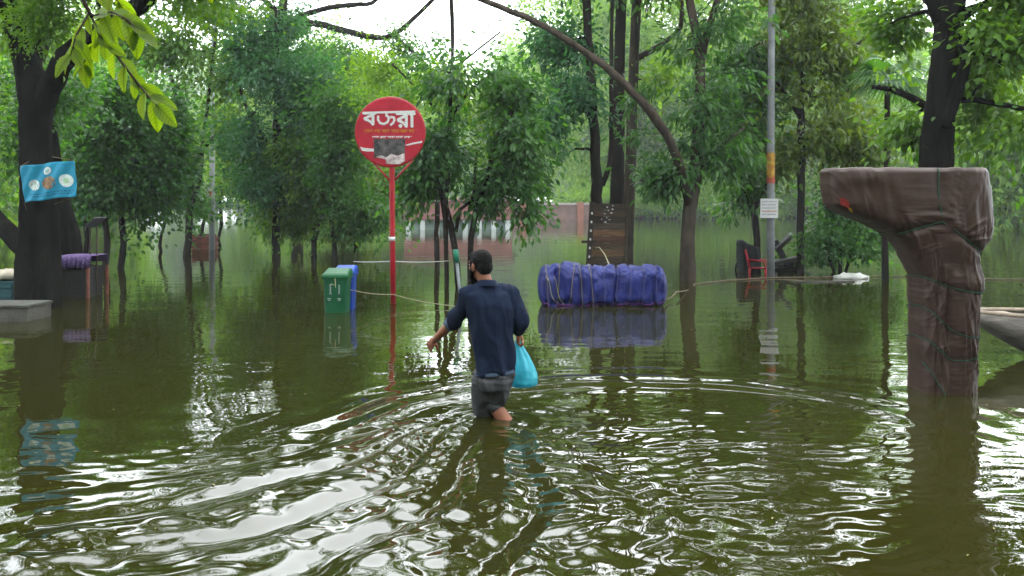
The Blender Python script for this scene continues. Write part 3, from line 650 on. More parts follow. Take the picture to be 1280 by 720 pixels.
for px_, Y_, s_, k in ((655, 60, .95, 0), (700, 47, .80, 1), (745, 66, 1.1, 0), (800, 52, .95, 1), (850, 60, 1.05, 0), (905, 46, .95, 1), (960, 58, 1.1, 0), (1010, 44, 1.0, 0), (1075, 54, 1.1, 1), (1130, 62, .95, 0), (1190, 47, .9, 1), (1260, 55, 1.1, 0), (1330, 46, 1.0, 1),
        (600, 66, .78, 1), (540, 58, .62, 0), (480, 62, .66, 1), (430, 50, .62, 0), (360, 56, .95, 1), (300, 48, .9, 0), (230, 58, 1.05, 1), (165, 47, .95, 0), (95, 42, .9, 1), (20, 45, 1.0, 0), (-50, 40, .9, 1)):
    Y_ = 84 + (Y_ - 40) * .55; s_ *= 1.62; x = (px_ - CX) / F * Y_; x, Y_, s_ = far_place(x, Y_, s_); loc = (x, Y_, ground_z(x, Y_)); rz = rr_.uniform(0, 6.28)
    if first2[k]: first2[k] = False; r = bd[k]; r.location = loc; r.rotation_euler = (0, 0, rz); r.scale = (s_, s_, s_); r['label'] = bl[k]
    else: copy_tree(bd[k], loc, rz, s_, bl[k], 'bright trees at the edge of the far bank')
rng = np.random.RandomState(99)
wb = thing('waterside_bush', (0, 84, ground_z(0, 84)), 'low bright bush at the waterline of the far bank', 'bush', 'bushes along the far waterline'); z0 = ground_z(0, 84)
cp = crown_points(rng, [(np.array((0, 84, z0 + 2.0)), np.array((2.6, 1.8, 1.7)), 1.0), (np.array((1.6, 84, z0 + 1.5)), np.array((2.0, 1.5, 1.3)), 1.0)], 90, .3, .5)
tb = MB()
for p in cp[::5]: tb.tube([(.3, 84, z0 - .1), ((p[0] + .3) / 2, 84, z0 + 1), p], [.06, .045, .015], 5, cap=False)
tb.build('trunk', BARK2, wb); d = cp - np.array((0, 84, z0 + 1)); d /= np.linalg.norm(d, axis=1, keepdims=True)
V, Fc = leaves(rng, cp, d, 90, .26, .15, .42, .1, .45); np_mesh('crown', V, Fc, LEAF['far'], wb)
for i in range(34):
    Y_ = rr_.uniform(82.5, 86); x = (-70 + i * 42.5 + rr_.uniform(-10, 10) - CX) / F * Y_; loc = (x, Y_, ground_z(x, Y_)); sz = rr_.uniform(.8, 1.5); x, Y_, sz = far_place(x, Y_, sz); loc = (x, Y_, ground_z(x, Y_))
    if i == 0: wb.location = loc; wb.rotation_euler = (0, 0, 1); wb.scale = (sz,) * 3
    else: copy_tree(wb, loc, rr_.uniform(0, 6.28), sz)
lb = 'leafy park tree standing in the water between the near trees and the far bank'
for x, y, s, k in park:
    copy_tree(protos[k], (x, y, ground_z(x, y)), rr_.uniform(0, 6.28), (s, s, s * 1.05), lb, 'park trees in the flood')

# ------------------------------------------------------------------ things
WHITE = mat('white_paint', (0.75, 0.75, 0.72), 0.6, 0.4, var=0.12, vscale=9)
RED = mat('red_paint', (0.25, 0.007, 0.018), 0.45, 0.45, var=0.18, vscale=5)
REDP = mat('red_pole_paint', (0.23, 0.006, 0.011), 0.4, 0.5, var=0.25, vscale=7)
YEL = mat('yellow_print', (0.30, 0.10, 0.01), 0.6, 0.3)
OFFW = mat('weathered_white_print', (0.40, 0.40, 0.38), 0.6, 0.3, var=0.15, vscale=30)
CONC = mat('concrete', (0.06, 0.057, 0.048), 0.9, 0.2, 0.5, 30, 0.35, 4)

def disc_poly(mb, c, r, y, n=40, th=0.004):
    ring = [Vector((c[0] + r * math.cos(2 * math.pi * k / n), y, c[1] + r * math.sin(2 * math.pi * k / n))) for k in range(n)]
    back = [v + Vector((0, th, 0)) for v in ring]
    mb.loft([ring, back])
def poly_plate(mb, pts, y, th=0.004):
    ring = [Vector((p[0], y, p[1])) for p in pts]; mb.loft([ring, [v + Vector((0, th, 0)) for v in ring]])

def text_mesh(name, txt, size, loc, m, parent, bold=0.0, rot=(math.pi / 2, 0, 0), sx=1.0, shear=0.0, ext=0.002):
    cu = bpy.data.curves.new(name, 'FONT'); cu.body = txt; cu.size = size; cu.align_x = 'CENTER'; cu.align_y = 'CENTER'
    cu.extrude = ext; cu.offset = bold; cu.shear = shear
    t = bpy.data.objects.new(name, cu); COL.objects.link(t)
    dg = bpy.context.evaluated_depsgraph_get(); dg.update()
    me = bpy.data.meshes.new_from_object(t.evaluated_get(dg)); bpy.data.objects.remove(t)
    me.transform(Matrix.LocRotScale(Vector(loc), __import__('mathutils').Euler(rot), Vector((sx, 1, 1))))
    me.materials.clear(); me.materials.append(m)
    o = bpy.data.objects.new(name, me); return link(o, parent)

# --- round red sign
def round_sign():
    Y = 14.9; c = P(487.5, 165.0, Y); R = M1(43.2, Y); px_ = P(490.5, HZ, Y).x
    root = thing('round_sign', (px_, Y, GZ), 'round red shop sign with white lettering on red pole', 'sign')
    mb = MB(); mb.tube([(px_ + .01, Y + .06, GZ), P(490.5, 300, Y + .06), P(490, 205, Y + .06), P(489, 135, Y + .06)], .047, 14); po = mb.build('pole', REDP, root)
    mb = MB(); mb.tube([P(490, 296, Y + .06), P(490, 301, Y + .06)], .056, 14); mb.build('collar', OFFW, po)
    for sx in (-1, 1):
        mb = MB(); mb.tube([P(490, 229, Y + .06), P(490 + sx * 26, 200, Y + .05)], .017, 8); mb.build('brace', REDP, root)
    mb = MB(); n_ = 64
    rings = []
    for rr, yy in ((R * .2, 0), (R - .012, 0), (R, .008), (R, .045), (R - .012, .05), (R * .2, .05)):
        rings.append([Vector((c.x + rr * math.cos(2 * math.pi * k / n_), Y + yy, c.z + rr * math.sin(2 * math.pi * k / n_))) for k in range(n_)])
    mb.loft(rings); face = mb.build('sign_face', RED, root, smooth=False)
    rim = MB(); ring = [(c.x + R * math.cos(2 * math.pi * k / n_), Y + .022, c.z + R * math.sin(2 * math.pi * k / n_)) for k in range(n_ + 1)]
    rim.tube(ring, .017, 8, cap=False); rim.build('rim', REDP, root)
    k = R / 43.5
    def q(x, y): return (c.x + (x - 487.5) * k, c.z - (y - 167.5) * k)
    def fit(o, x0, x1, y0, y1):
        co = np.array([v.co for v in o.data.vertices]); lo, hi = co.min(0), co.max(0); A = q(x0, y1); B = q(x1, y0)
        for v in o.data.vertices:
            v.co.x = A[0] + (v.co.x - lo[0]) / (hi[0] - lo[0]) * (B[0] - A[0]); v.co.z = A[1] + (v.co.z - lo[2]) / (hi[2] - lo[2]) * (B[1] - A[1])
    sh_ = .75
    for i_, (dx_, dz_) in enumerate(((0, 0), (sh_, 0), (-sh_, 0), (0, sh_), (0, -sh_))):
        for ch_, x0_, x1_, y0_, y1_ in (('\u09ac', 453.5, 470, 143, 158.5), ('\u09b0\u09be', 495.5, 519, 141.5, 161.5)):
            o_ = text_mesh('lettering', ch_, R * .6, (0, Y - .004 - .0006 * i_, 0), OFFW, face, bold=0, ext=.003); fit(o_, x0_ + dx_, x1_ + dx_, y0_ + dz_, y1_ + dz_)
    mb = MB(); kk_ = 0
    for st_ in ([(472.6, 147.5), (472.4, 152), (475, 156.2), (480, 157.4), (484.3, 155.2), (486, 151.2), (485.2, 148), (482.8, 146.8)], [(483, 142.5), (483.2, 147)], [(485.8, 150.4), (489, 148.6), (492.4, 149.2), (493.2, 152.4), (491.6, 156), (488.4, 158.6)]):
        for (xa, ya), (xb, yb) in zip(st_[:-1], st_[1:]):
            dx_, dy_ = xb - xa, yb - ya; l_ = math.hypot(dx_, dy_); nx_, ny_ = -dy_ / l_ * 1.35, dx_ / l_ * 1.35; ex_, ey_ = dx_ / l_ * .6, dy_ / l_ * .6; kk_ += 1
            poly_plate(mb, [q(xa - ex_ + nx_, ya - ey_ + ny_), q(xb + ex_ + nx_, yb + ey_ + ny_), q(xb + ex_ - nx_, yb + ey_ - ny_), q(xa - ex_ - nx_, ya - ey_ - ny_)], Y - .004 - .0004 * kk_)
    mb.build('lettering', OFFW, face, smooth=False)
    mb = MB(); poly_plate(mb, [q(453, 142.2), q(519.5, 140.5), q(519, 143.4), q(454, 144.6)], Y - .010); mb.build('headline_bar', OFFW, face, smooth=False)
    # two rows of small print, too worn to read
    rg = random.Random(2)
    for y_, x0, x1, hh, m_, nm in ((166.5, 455, 521, 4.2, YEL, 'small_print'), (174, 465, 515, 2.4, OFFW, 'small_print')):
        mb = MB(); x = x0
        while x < x1:
            wl = rg.uniform(5, 11)
            poly_plate(mb, [q(x, y_ - hh / 2), q(min(x + wl, x1), y_ - hh / 2 - .2), q(min(x + wl, x1), y_ - hh / 2 + .6), q(x, y_ - hh / 2 + .8)], Y - .006)
            xx = x + .6
            while xx < min(x + wl, x1) - 1:
                h2 = hh * rg.uniform(.55, 1); poly_plate(mb, [q(xx, y_ - hh / 2), q(xx + .8, y_ - hh / 2), q(xx + rg.uniform(.5, 1.6), y_ - hh / 2 + h2), q(xx - rg.uniform(-.2, .8), y_ - hh / 2 + h2)], Y - .005)
                xx += rg.uniform(1.3, 2.2)
            x += wl + rg.uniform(.8, 1.8)
        mb.build(nm, m_, face, smooth=False)
    mb = MB(); poly_plate(mb, [q(449.8, 186), q(455, 187.5), q(466, 188.5), q(476, 188), q(481, 190.5), q(470, 192), q(458, 192), q(452, 191)], Y - .004); mb.build('swoosh', OFFW, face, smooth=False)
    mb = MB(); poly_plate(mb, [q(506, 184), q(516, 181), q(525, 179.5), q(527.8, 178.5), q(528, 181), q(519, 182.5), q(510, 184.6)], Y - .004); mb.build('swoosh', OFFW, face, smooth=False)
    text_mesh('small_print', 'CFin', R * .1, (q(512, 192.5)[0], Y - .004, q(512, 192.5)[1]), OFFW, face) if False else None
    pm = mat('torn_poster', (0.022, 0.024, 0.026), .8, .2, .3, 20, .6, 9, col2=(.10, .09, .085))
    mb = MB(); poly_plate(mb, [q(467, 176), q(506.5, 176), q(506, 199), q(467.5, 200)], Y - .008, .005); mb.build('torn_poster', pm, face, smooth=False)
    pw = mat('peeled_paper', (0.30, .20, .19), .85, .2, .3, 20, .5, 14, col2=(.5, .44, .42))
    mb = MB(); poly_plate(mb, [q(469, 199), q(476, 196.5), q(483, 199.5), q(489, 195), q(497, 197.5), q(506, 194), q(506.5, 204), q(500, 208), q(483, 207.5), q(482, 202)], Y - .0115, .003); mb.build('peeled_paper', pw, face, smooth=False)
round_sign()

# --- litter bins
def bin_(name, label, px0, px1, ptop, pbot, Y, col, depth, lidcol, group):
    m_ = mat(name + '_plastic', col, .35, .5, .05, 40, .22, 3); ml = mat(name + '_lid', lidcol, .35, .5, var=.2, vscale=4)
    a = P(px0, pbot, Y); b_ = P(px1, ptop, Y); w_ = b_.x - a.x; cx = (a.x + b_.x) / 2; top = b_.z
    root = thing(name, (cx, Y + depth / 2, GZ), label, 'litter bin', group)
    mb = MB(); zs = [GZ + .02, GZ + .25, top - .12, top - .10, top - .03]; rings = []
    for z in zs:
        t = (z - GZ) / (top - GZ); s = .86 + .14 * t + (.02 if z > top - .11 else 0)
        hw, hd = w_ / 2 * s, depth / 2 * s; r = .03
        ring = []
        for qx, qy, a0 in ((1, -1, -90), (1, 1, 0), (-1, 1, 90), (-1, -1, 180)):
            for j in range(4):
                an = math.radians(a0 + 30 * j); ring.append(Vector((cx + qx * (hw - r) + r * math.cos(an), Y + depth / 2 + qy * (hd - r) + r * math.sin(an), z)))
        rings.append(ring)
    mb.loft(rings); body = mb.build('bin_body', m_, root, smooth=False)
    mb = MB(); lid = []
    for z, s in ((top - .035, 1.10), (top + .0, 1.12), (top + .03, 1.08), (top + .055, .9)):
        hw, hd = w_ / 2 * s, depth / 2 * s; sl_ = .06 if z > top else 0
        lid.append([Vector((cx - hw, Y + depth / 2 - hd, z)), Vector((cx + hw, Y + depth / 2 - hd, z)), Vector((cx + hw, Y + depth / 2 + hd, z + sl_)), Vector((cx - hw, Y + depth / 2 + hd, z + sl_))])
    mb.loft(lid); lo = mb.build('lid', ml, root, smooth=False, bevel=.008)
    mb = MB(); mb.tube([(cx - w_ * .3, Y + depth * 1.04, top + .02), (cx - w_ * .3, Y + depth * 1.2, top + .03), (cx + w_ * .3, Y + depth * 1.2, top + .03), (cx + w_ * .3, Y + depth * 1.04, top + .02)], .012, 6); mb.build('handle', ml, lo)
    return root, body, cx, top, w_
gr, body, bcx, btop, bw = bin_('green_litter_bin', 'green plastic litter bin with white pictogram, roped, beside the blue one', 404, 434, 346, 391, 13.7, (.003, .050, .018), .36, (.003, .06, .018), 'pair of litter bins')
def figure(cx, cz, h, y, mb):                     # small standing figure and a bin, the usual litter pictogram
    disc_poly(mb, (cx, cz + h * .42), h * .09, y, 12)
    poly_plate(mb, [(cx - h * .08, cz + h * .3), (cx + h * .08, cz + h * .3), (cx + h * .06, cz - h * .05), (cx + h * .09, cz - h * .45), (cx + h * .02, cz - h * .45), (cx, cz - h * .08), (cx - h * .03, cz - h * .45), (cx - h * .09, cz - h * .45), (cx - h * .06, cz - .05 * h)], y)
mb = MB(); fy = 13.7 + .005
figure(bcx - .075, btop - .20, .17, fy - .006, mb)
for dx in (-.095, .06): mb.box((bcx + dx, fy, btop - .34), (.055, .006, .02)); mb.box((bcx + dx, fy, btop - .365), (.03, .006, .018))
figure(bcx + .06, btop - .20, .15, fy - .006, mb)
mb.build('pictogram', mat('faded_print', (.16, .20, .18), .6, .3, var=.3, vscale=40), body, smooth=False)
bin_('blue_litter_bin', 'blue plastic litter bin half hidden behind the green one', 417, 441.5, 342, 386, 14.12, (.006, .03, .20), .34, (.006, .035, .22), 'pair of litter bins')
# --- ropes
ROPE = mat('pale_rope', (.22, .21, .13), .9, .2, .4, 90, .3, 30)
ROPED = mat('brown_rope', (.11, .085, .055), .9, .2, .5, 60, .3, 20)
LINE = mat('white_line', (.6, .62, .58), .8, .3)
mb = MB(); mb.tube([(bcx, fy - .02, btop - .01), (bcx + .004, fy + .012, btop - .2), (bcx - .003, fy + .03, btop - .45), (bcx, fy + .05, GZ + .02)], .009, 6); tag(mb.build('bin_rope', ROPE), 'pale rope running straight down the front of the green bin', 'rope')
mb = MB(); mb.tube(rope_pts(P(414, 355, 13.66), P(491, 368, 14.78), .05) + rope_pts(P(491, 368, 14.8), P(575, 383, 14.3), .03)[1:], .007, 6)
tag(mb.build('tie_rope', ROPE), 'thin pale rope tied from the bins past the red pole', 'rope')
mb = MB(); mb.tube(rope_pts(P(442, 327, 16), P(491, 326.5, 15), .01) + rope_pts(P(491, 326.5, 15), P(561, 326, 17.4), .02)[1:], .0045, 5)
tag(mb.build('guy_line', LINE), 'fine white line stretched level behind the red pole', 'rope')

# --- white post with green wrap
root = thing('plastic_post', P(577.5, 392, 14.25).xy.to_3d() + Vector((0, 0, GZ)), 'thin white leaning post with green taped top', 'post')
mb = MB(); mb.tube([Vector((P(579, 392, 14.25).x, 14.25, GZ)), P(577, 385, 14.25), P(570.5, 322, 14.25)], M1(2.1, 14.25), 10); po = mb.build('post', mat('grey_white_pvc', (.10, .115, .115), .5, .4, var=.2, vscale=6), root)
mb = MB(); mb.tube([P(571, 328, 14.25), P(569.5, 312, 14.25)], M1(3.6, 14.25), 10); mb.build('green_tape', mat('green_tape', (.005, .09, .05), .5, .4), root)

# --- blue bundle
def bundle():
    Y = 14.9; x0 = P(672, HZ, Y).x; x1 = P(833, HZ, Y).x; z1 = M1(0, Y); top = P(0, 329, Y).z; bot = -.08
    root = thing('tarpaulin_bundle', ((x0 + x1) / 2, Y, bot), 'long blue tarpaulin bundle tied with rope, afloat by the tall trunks', 'bundle')
    nu, nv = 190, 72; V = []
    ties = [.07, .155, .255, .33, .41, .505, .60, .70, .80, .90, .96]
    L_ = x1 - x0; zc = (top + bot) / 2; hz = (top - bot) / 2; hy = .38
    def shape(u, th):
        # plump between the ties, pinched at them
        tl = u + .018 * math.sin(th * 2 + 1.3) + .012 * math.sin(th * 3 + 4 * u)
        pin = 0
        for i, t in enumerate(ties): pin += math.exp(-((tl - t) / .013) ** 2) * (.10 + .06 * math.sin(i * 2.3))
        puff = .13 * mnoise.noise(Vector((u * 11 + math.sin(th), math.cos(th) * 1.6, math.sin(th) * 1.6))) + .035 * mnoise.noise(Vector((u * 26, math.cos(th) * 3.4 + 7, math.sin(th) * 3.4)))
        crease = .085 * abs(mnoise.noise(Vector((u * 14 + 3, math.cos(th) * 2.6, math.sin(th) * 2.6 + 9)))) + .05 * abs(mnoise.noise(Vector((u * 34 + math.sin(th) * 2, math.cos(th) * 5, math.sin(th) * 5 + 5))))
        end = (1 - abs(2 * u - 1) ** 14) ** .5 if 0 < u < 1 else 0
        end = max(end, .12)
        s = (1 - pin + puff - crease) * end
        c_, s_ = math.cos(th), math.sin(th)
        e = .62
        xx = x0 + L_ * u; yy = Y + hy * s * math.copysign(abs(c_) ** e, c_); zz = zc + hz * s * math.copysign(abs(s_) ** e, s_) * (1.0 - .06 * math.sin(u * 3.1) * (1 if s_ < 0 else 0)) + (.02 * math.sin(u * 9) if s_ > 0 else 0)
        zz -= .03 * u if s_ > 0 else 0
        return Vector((xx, yy, zz))
    mb = MB(); rings = [[shape(i / (nu - 1), 2 * math.pi * k / nv) for k in range(nv)] for i in range(nu)]
    mb.loft(rings); tarp = mb.build('tarpaulin', mat('blue_tarpaulin', (.0040, .0075, .072), .45, .4, .6, 30, .3, 5, col2=(.008, .014, .115)), root)
    rg = random.Random(4)
    for i, t in enumerate(ties):
        mb = MB(); sl_ = rg.uniform(-.02, .02) + (.03 if i in (1, 2) else 0); pts = []
        for k in range(41):
            th = 2 * math.pi * k / 40; p = shape(min(max(t + sl_ * math.sin(th), .02), .98), th); c_ = Vector((p.x, Y, zc)); pts.append(p + (p - c_).normalized() * .006)
        mb.tube(pts, .0065, 5, cap=False); mb.build('tie_rope', mat('tie_rope', (.13, .11, .06), .9, .2) if i < 5 else ROPEB, root)
    mb = MB(); mb.tube([shape(u, 2 * math.pi * .625 + .1 * math.sin(u * 5)) + Vector((0, -.008, 0)) for u in np.linspace(.04, .97, 60)], .012, 5); mb.build('long_rope', mat('purple_strap', (.09, .02, .13), .8, .3), root)
    mb = MB(); mb.tube([shape(.085, 5.0), shape(.14, 4.6), shape(.19, 4.2)], .006, 5)
    for a_, b_ in ((.06, .18), (.12, .21)):
        mb.tube([shape(a_ + (b_ - a_) * t, 2 * math.pi * (.44 + .24 * t)) + Vector((0, -.008, 0)) for t in np.linspace(0, 1, 14)], .006, 5)
    mb.build('cross_rope', ROPE, root)
    return shape
ROPEB = mat('dull_blue_rope', (.05, .05, .12), .9, .2)
bshape = bundle()

# --- plank panel leaning on the tall trunk
def panel():
    Y = 19.6; root = thing('plank_panel', (P(760, HZ, Y).x, Y, GZ), 'dark upright panel of nailed horizontal planks tied to the tall trunk', 'panel')
    cols = [(.030, .022, .015), (.045, .03, .018), (.026, .02, .015), (.05, .038, .026), (.095, .052, .026), (.06, .03, .02), (.05, .033, .02), (.075, .045, .022), (.035, .025, .017), (.03, .022, .016), (.045, .033, .02), (.033, .024, .016), (.03, .022, .015)]
    pm = [mat('plank_wood', c, .85, .25, .5, 30, .4, 8, stretch=(.3, 1, 3)) for c in cols]
    rg = random.Random(6)
    y0 = 254.5; hgt = 8.2
    for i in range(13):
        yc = y0 + hgt * (i + .5)
        a = P(742.5 - i * .55, yc, Y); b_ = P(783 - i * .45, yc, Y)
        mb = MB(); rot = Matrix.Rotation(rg.uniform(-.012, .012), 3, 'Y')
        mb.box(((a.x + b_.x) / 2, Y + rg.uniform(-.008, .008), a.z), (b_.x - a.x, .03, M1(hgt, Y) - .005), rot); o = mb.build('plank', pm[i], root, smooth=False, bevel=.004)
    mb = MB(); a = P(740.5, 252.5, Y - .05); b_ = P(733, 345, Y - .05); b2 = Vector((b_.x, Y - .05, GZ + .0)); d = a - b2
    mb.box((a + b2) / 2, (M1(6.5, Y), .045, d.length), Matrix.Rotation(math.atan2(d.x, d.z), 3, 'Y')); st = mb.build('stile', pm[2], root, smooth=False, bevel=.004)
    for i in range(8):
        t = .12 + i * .092; p = a.lerp(b2, t); mb = MB(); mb.box((p.x + .005, Y - .076, p.z), (.035, .008, .05), Matrix.Rotation(.3 * (i % 3 - 1), 3, 'Y')); mb.build('white_chip', OFFW, st, smooth=False)
    mb = MB(); mb.box(((P(782.5, 300, Y).x), Y - .035, (a.z + GZ) / 2), (M1(3, Y), .03, a.z - GZ), Matrix.Rotation(.035, 3, 'Y')); mb.build('stile', pm[8], root, smooth=False, bevel=.004)
    mb = MB(); a = P(727, 302.5, Y - .02); b_ = P(745, 302, Y - .02); mb.box((a + b_) / 2, (b_.x - a.x, .04, M1(3.2, Y))); mb.build('stub_batten', pm[0], root, smooth=False, bevel=.003)
    for i in range(14):
        x = 752 + rg.uniform(0, 14) ; y_ = 256 + rg.uniform(0, 23); p = P(x, y_, Y - .028)
        mb = MB(); mb.box(p, (rg.uniform(.015, .04), .006, rg.uniform(.012, .03)), Matrix.Rotation(rg.uniform(-.6, .6), 3, 'Y')); mb.build('paint_fleck', OFFW, root, smooth=False)
panel()
mb = MB(); mb.tube([P(744, 310, 19.45), P(749, 309, 19.42), P(756, 318, 17.5), P(762, 332, 14.95)], .012, 6); tag(mb.build('mooring_rope', ROPE), 'pale rope slanting from the tall trunk down to the blue bundle', 'rope')
# long floating rope across the right
pts = [bshape(.985, 4.9) + Vector((.02, -.02, 0)), P(845, 365, 15.6), P(868, 360, 18.3), P(905, 354, 19.0), P(960, 349.5, 19.75), P(1020, 347.5, 19.9), P(1110, 346, 20.2), P(1235, 350, 19.5), P(1330, 352, 19.0)]
pp = []
for i in range(len(pts) - 1): pp += rope_pts(pts[i], pts[i + 1], .015 if i else .05, 8)[:-1]
pp.append(pts[-1])
for p in pp[14:]: p.z = max(p.z, .015) if p.z > .05 else .02
mb = MB(); mb.tube(pp, .012, 7); tag(mb.build('floating_rope', ROPED), 'thick brown rope lying on the water from bundle to statue', 'rope')

# --- concrete pole with notices
def util_pole():
    Y = 20.4; x = P(963.5, HZ, Y).x; root = thing('concrete_pole', (x, Y, GZ), 'round grey concrete pole with yellow poster and white notice', 'pole')
    mb = MB(); mb.tube([(x, Y, GZ - .05), (x, Y, 2), (x + .01, Y, 4.5), (x + .03, Y, 9.5)], [.09, .085, .08, .07], 18); mb.build('shaft', mat('pole_concrete', (.15, .155, .155), .85, .25, .4, 30, .3, 3), root)
    pm = mat('yellow_poster', (.20, .04, .015), .6, .3, var=.2, vscale=9, col2=(.38, .25, .03))
    mb = MB(); n_ = 24; rings = [[Vector((x + .090 * math.cos(2 * math.pi * k / n_), Y + .090 * math.sin(2 * math.pi * k / n_), P(0, y_, Y).z)) for k in range(n_)] for y_ in (225, 218, 205, 191)]
    mb.loft(rings, cap=False); mb.build('poster', pm, root)
    mb = MB(); rings = [[Vector((x + .093 * math.cos(2 * math.pi * k / n_), Y + .093 * math.sin(2 * math.pi * k / n_), P(0, y_, Y).z)) for k in range(n_)] for y_ in (229, 222)]
    mb.loft(rings, cap=False); mb.build('poster_band', mat('dull_red_print', (.25, .05, .03), .7, .3), root)
    c = P(961.5, 260.5, Y - .14); mb = MB(); mb.box(c, (M1(22, Y), .012, M1(24, Y)), Matrix.Rotation(.02, 3, 'Y')); nb = mb.build('notice_board', OFFW, root, smooth=False, bevel=.003)
    rg = random.Random(8)
    for i in range(5):
        mb = MB(); yy = 252 + i * 4; x_ = 952.5
        while x_ < 970: 
            wl = rg.uniform(1.5, 4); p = P(x_ + wl / 2, yy, Y - .149); mb.box(p, (M1(wl, Y), .003, M1(1.5, Y))); x_ += wl + .7
        mb.build('print_line', mat('notice_print', (.30, .12, .10) if i == 3 else (.22, .22, .24), .7, .3), nb, smooth=False)
util_pole()
def lamp_post():
    Y = 31.0; x = P(265, HZ, Y).x; root = thing('lamp_post', (x, Y, GZ), 'thin grey metal lamp post with small white notice', 'lamp post')
    mb = MB(); mb.tube([(x, Y, GZ - .05), (x, Y, 1.6), (x + .01, Y, 4.0)], [.10, .10, .085], 14); mb.build('lower_shaft', mat('post_grey', (.16, .17, .17), .6, .4, var=.2, vscale=3), root)
    mb = MB(); mb.tube([(x + .01, Y, 4.0), (x + .02, Y, 5.0), (x + .03, Y, 7.6), (x + .3, Y - .2, 8.2), (x + .9, Y - .4, 8.4)], [.07, .06, .05, .045, .04], 12); mb.build('upper_shaft', mat('post_pale', (.33, .35, .36), .5, .4), root)
    mb = MB(); mb.box((x + 1.1, Y - .45, 8.4), (.5, .2, .09)); mb.build('lamp_head', mat('post_head', (.3, .3, .3), .5, .4), root, smooth=False, bevel=.02)
    c = P(262.5, 241, Y - .12); mb = MB(); mb.box(c, (M1(11.5, Y), .012, M1(14, Y))); nb = mb.build('notice_board', OFFW, root, smooth=False, bevel=.003)
    mb = MB(); mb.box(c + Vector((0, -.009, .02)), (M1(5, Y), .004, M1(2.2, Y))); mb.box(c + Vector((.01, -.009, -.06)), (M1(2, Y), .004, M1(4, Y))); mb.build('print_line', mat('red_print', (.4, .05, .04), .7, .3), nb, smooth=False)
lamp_post()

# --- blue banner on the big trunk
def banner():
    Y = 13.75; cs = [P(22.5, 208, Y), P(90, 200.5, Y), P(94, 245, Y), P(27.5, 253.5, Y)]
    root = thing('banner', (cs[0] + cs[2]) / 2, 'sky blue cloth banner with round pictures, tied to the trunk', 'banner')
    def S(u, v, off=0.0):
        p = cs[0].lerp(cs[1], u).lerp(cs[3].lerp(cs[2], u), v)
        p = p + Vector((0, -.02 * math.sin(u * 9 + v * 5) * (1 - .3 * v) + .07 * (2 * u - 1) ** 2 - .012 * math.sin(u * 23 + v * 11) + off, .008 * math.sin(u * 12)))
        return p
    mb = MB(); nu, nv = 44, 28; vs = [S(i / (nu - 1), j / (nv - 1)) for j in range(nv) for i in range(nu)]; fs = []
    for j in range(nv - 1):
        for i in range(nu - 1): fs.append((j * nu + i, j * nu + i + 1, (j + 1) * nu + i + 1, (j + 1) * nu + i))
    mb.add(vs, fs); cl = mb.build('cloth', mat('blue_cloth', (.012, .16, .25), .6, .3, .1, 30, .15, 6), root)
    sol = cl.modifiers.new('thick', 'SOLIDIFY'); sol.thickness = .004; sol.offset = -1
    def spot(u, v, ru, rv, m_, nm, off=-.007):
        mb = MB(); vs = [S(u, v, off)]; n_ = 26
        for rr in (.5, 1): vs += [S(u + ru * rr * math.cos(2 * math.pi * k / n_), v + rv * rr * math.sin(2 * math.pi * k / n_), off) for k in range(n_)]
        fs = [(0, 1 + k, 1 + (k + 1) % n_) for k in range(n_)] + [(1 + k, 1 + n_ + k, 1 + n_ + (k + 1) % n_, 1 + (k + 1) % n_) for k in range(n_)]
        mb.add(vs, fs); return mb.build(nm, m_, cl)
    spot(.53, .21, .07, .105, OFFW, 'emblem'); spot(.53, .21, .04, .06, mat('emblem_green', (.2, .32, .3), .7, .3, var=.4, vscale=30), 'emblem', -.010)
    spot(.25, .56, .115, .15, mat('picture_pale', (.12, .22, .2), .7, .3, var=.5, vscale=14, col2=(.5, .55, .5)), 'round_picture')
    spot(.54, .55, .125, .175, mat('picture_brown', (.05, .035, .02), .7, .3, var=.6, vscale=18, col2=(.28, .17, .10)), 'round_picture')
    spot(.84, .53, .12, .18, mat('picture_white', (.40, .45, .42), .7, .3, var=.2, vscale=14), 'round_picture'); spot(.84, .53, .05, .075, mat('picture_leaf', (.22, .34, .2), .7, .3, var=.3, vscale=30), 'round_picture', -.010)
    mb = MB(); rg = random.Random(3)
    for v, u0, u1 in ((.80, .12, .95), (.87, .18, .9)):
        u = u0
        while u < u1:
            wl = rg.uniform(.02, .06); mb.add([S(u, v, -.007), S(u + wl, v, -.007), S(u + wl, v + .028, -.007), S(u, v + .028, -.007)], [(0, 3, 2, 1)]); u += wl + .018
    mb.build('print_line', mat('navy_print', (.01, .06, .12), .7, .3), cl, smooth=False)
    for a, b_ in ((cs[0], P(36, 202, 14.2)), (cs[1], P(66, 196, 14.2)), (cs[3], P(33, 262, 14.05)), (cs[2], P(68, 255, 14.05))):
        mb = MB(); mb.tube([a + Vector((0, .06, 0)), b_], .006, 5); mb.build('tie_string', ROPED, root)
banner()

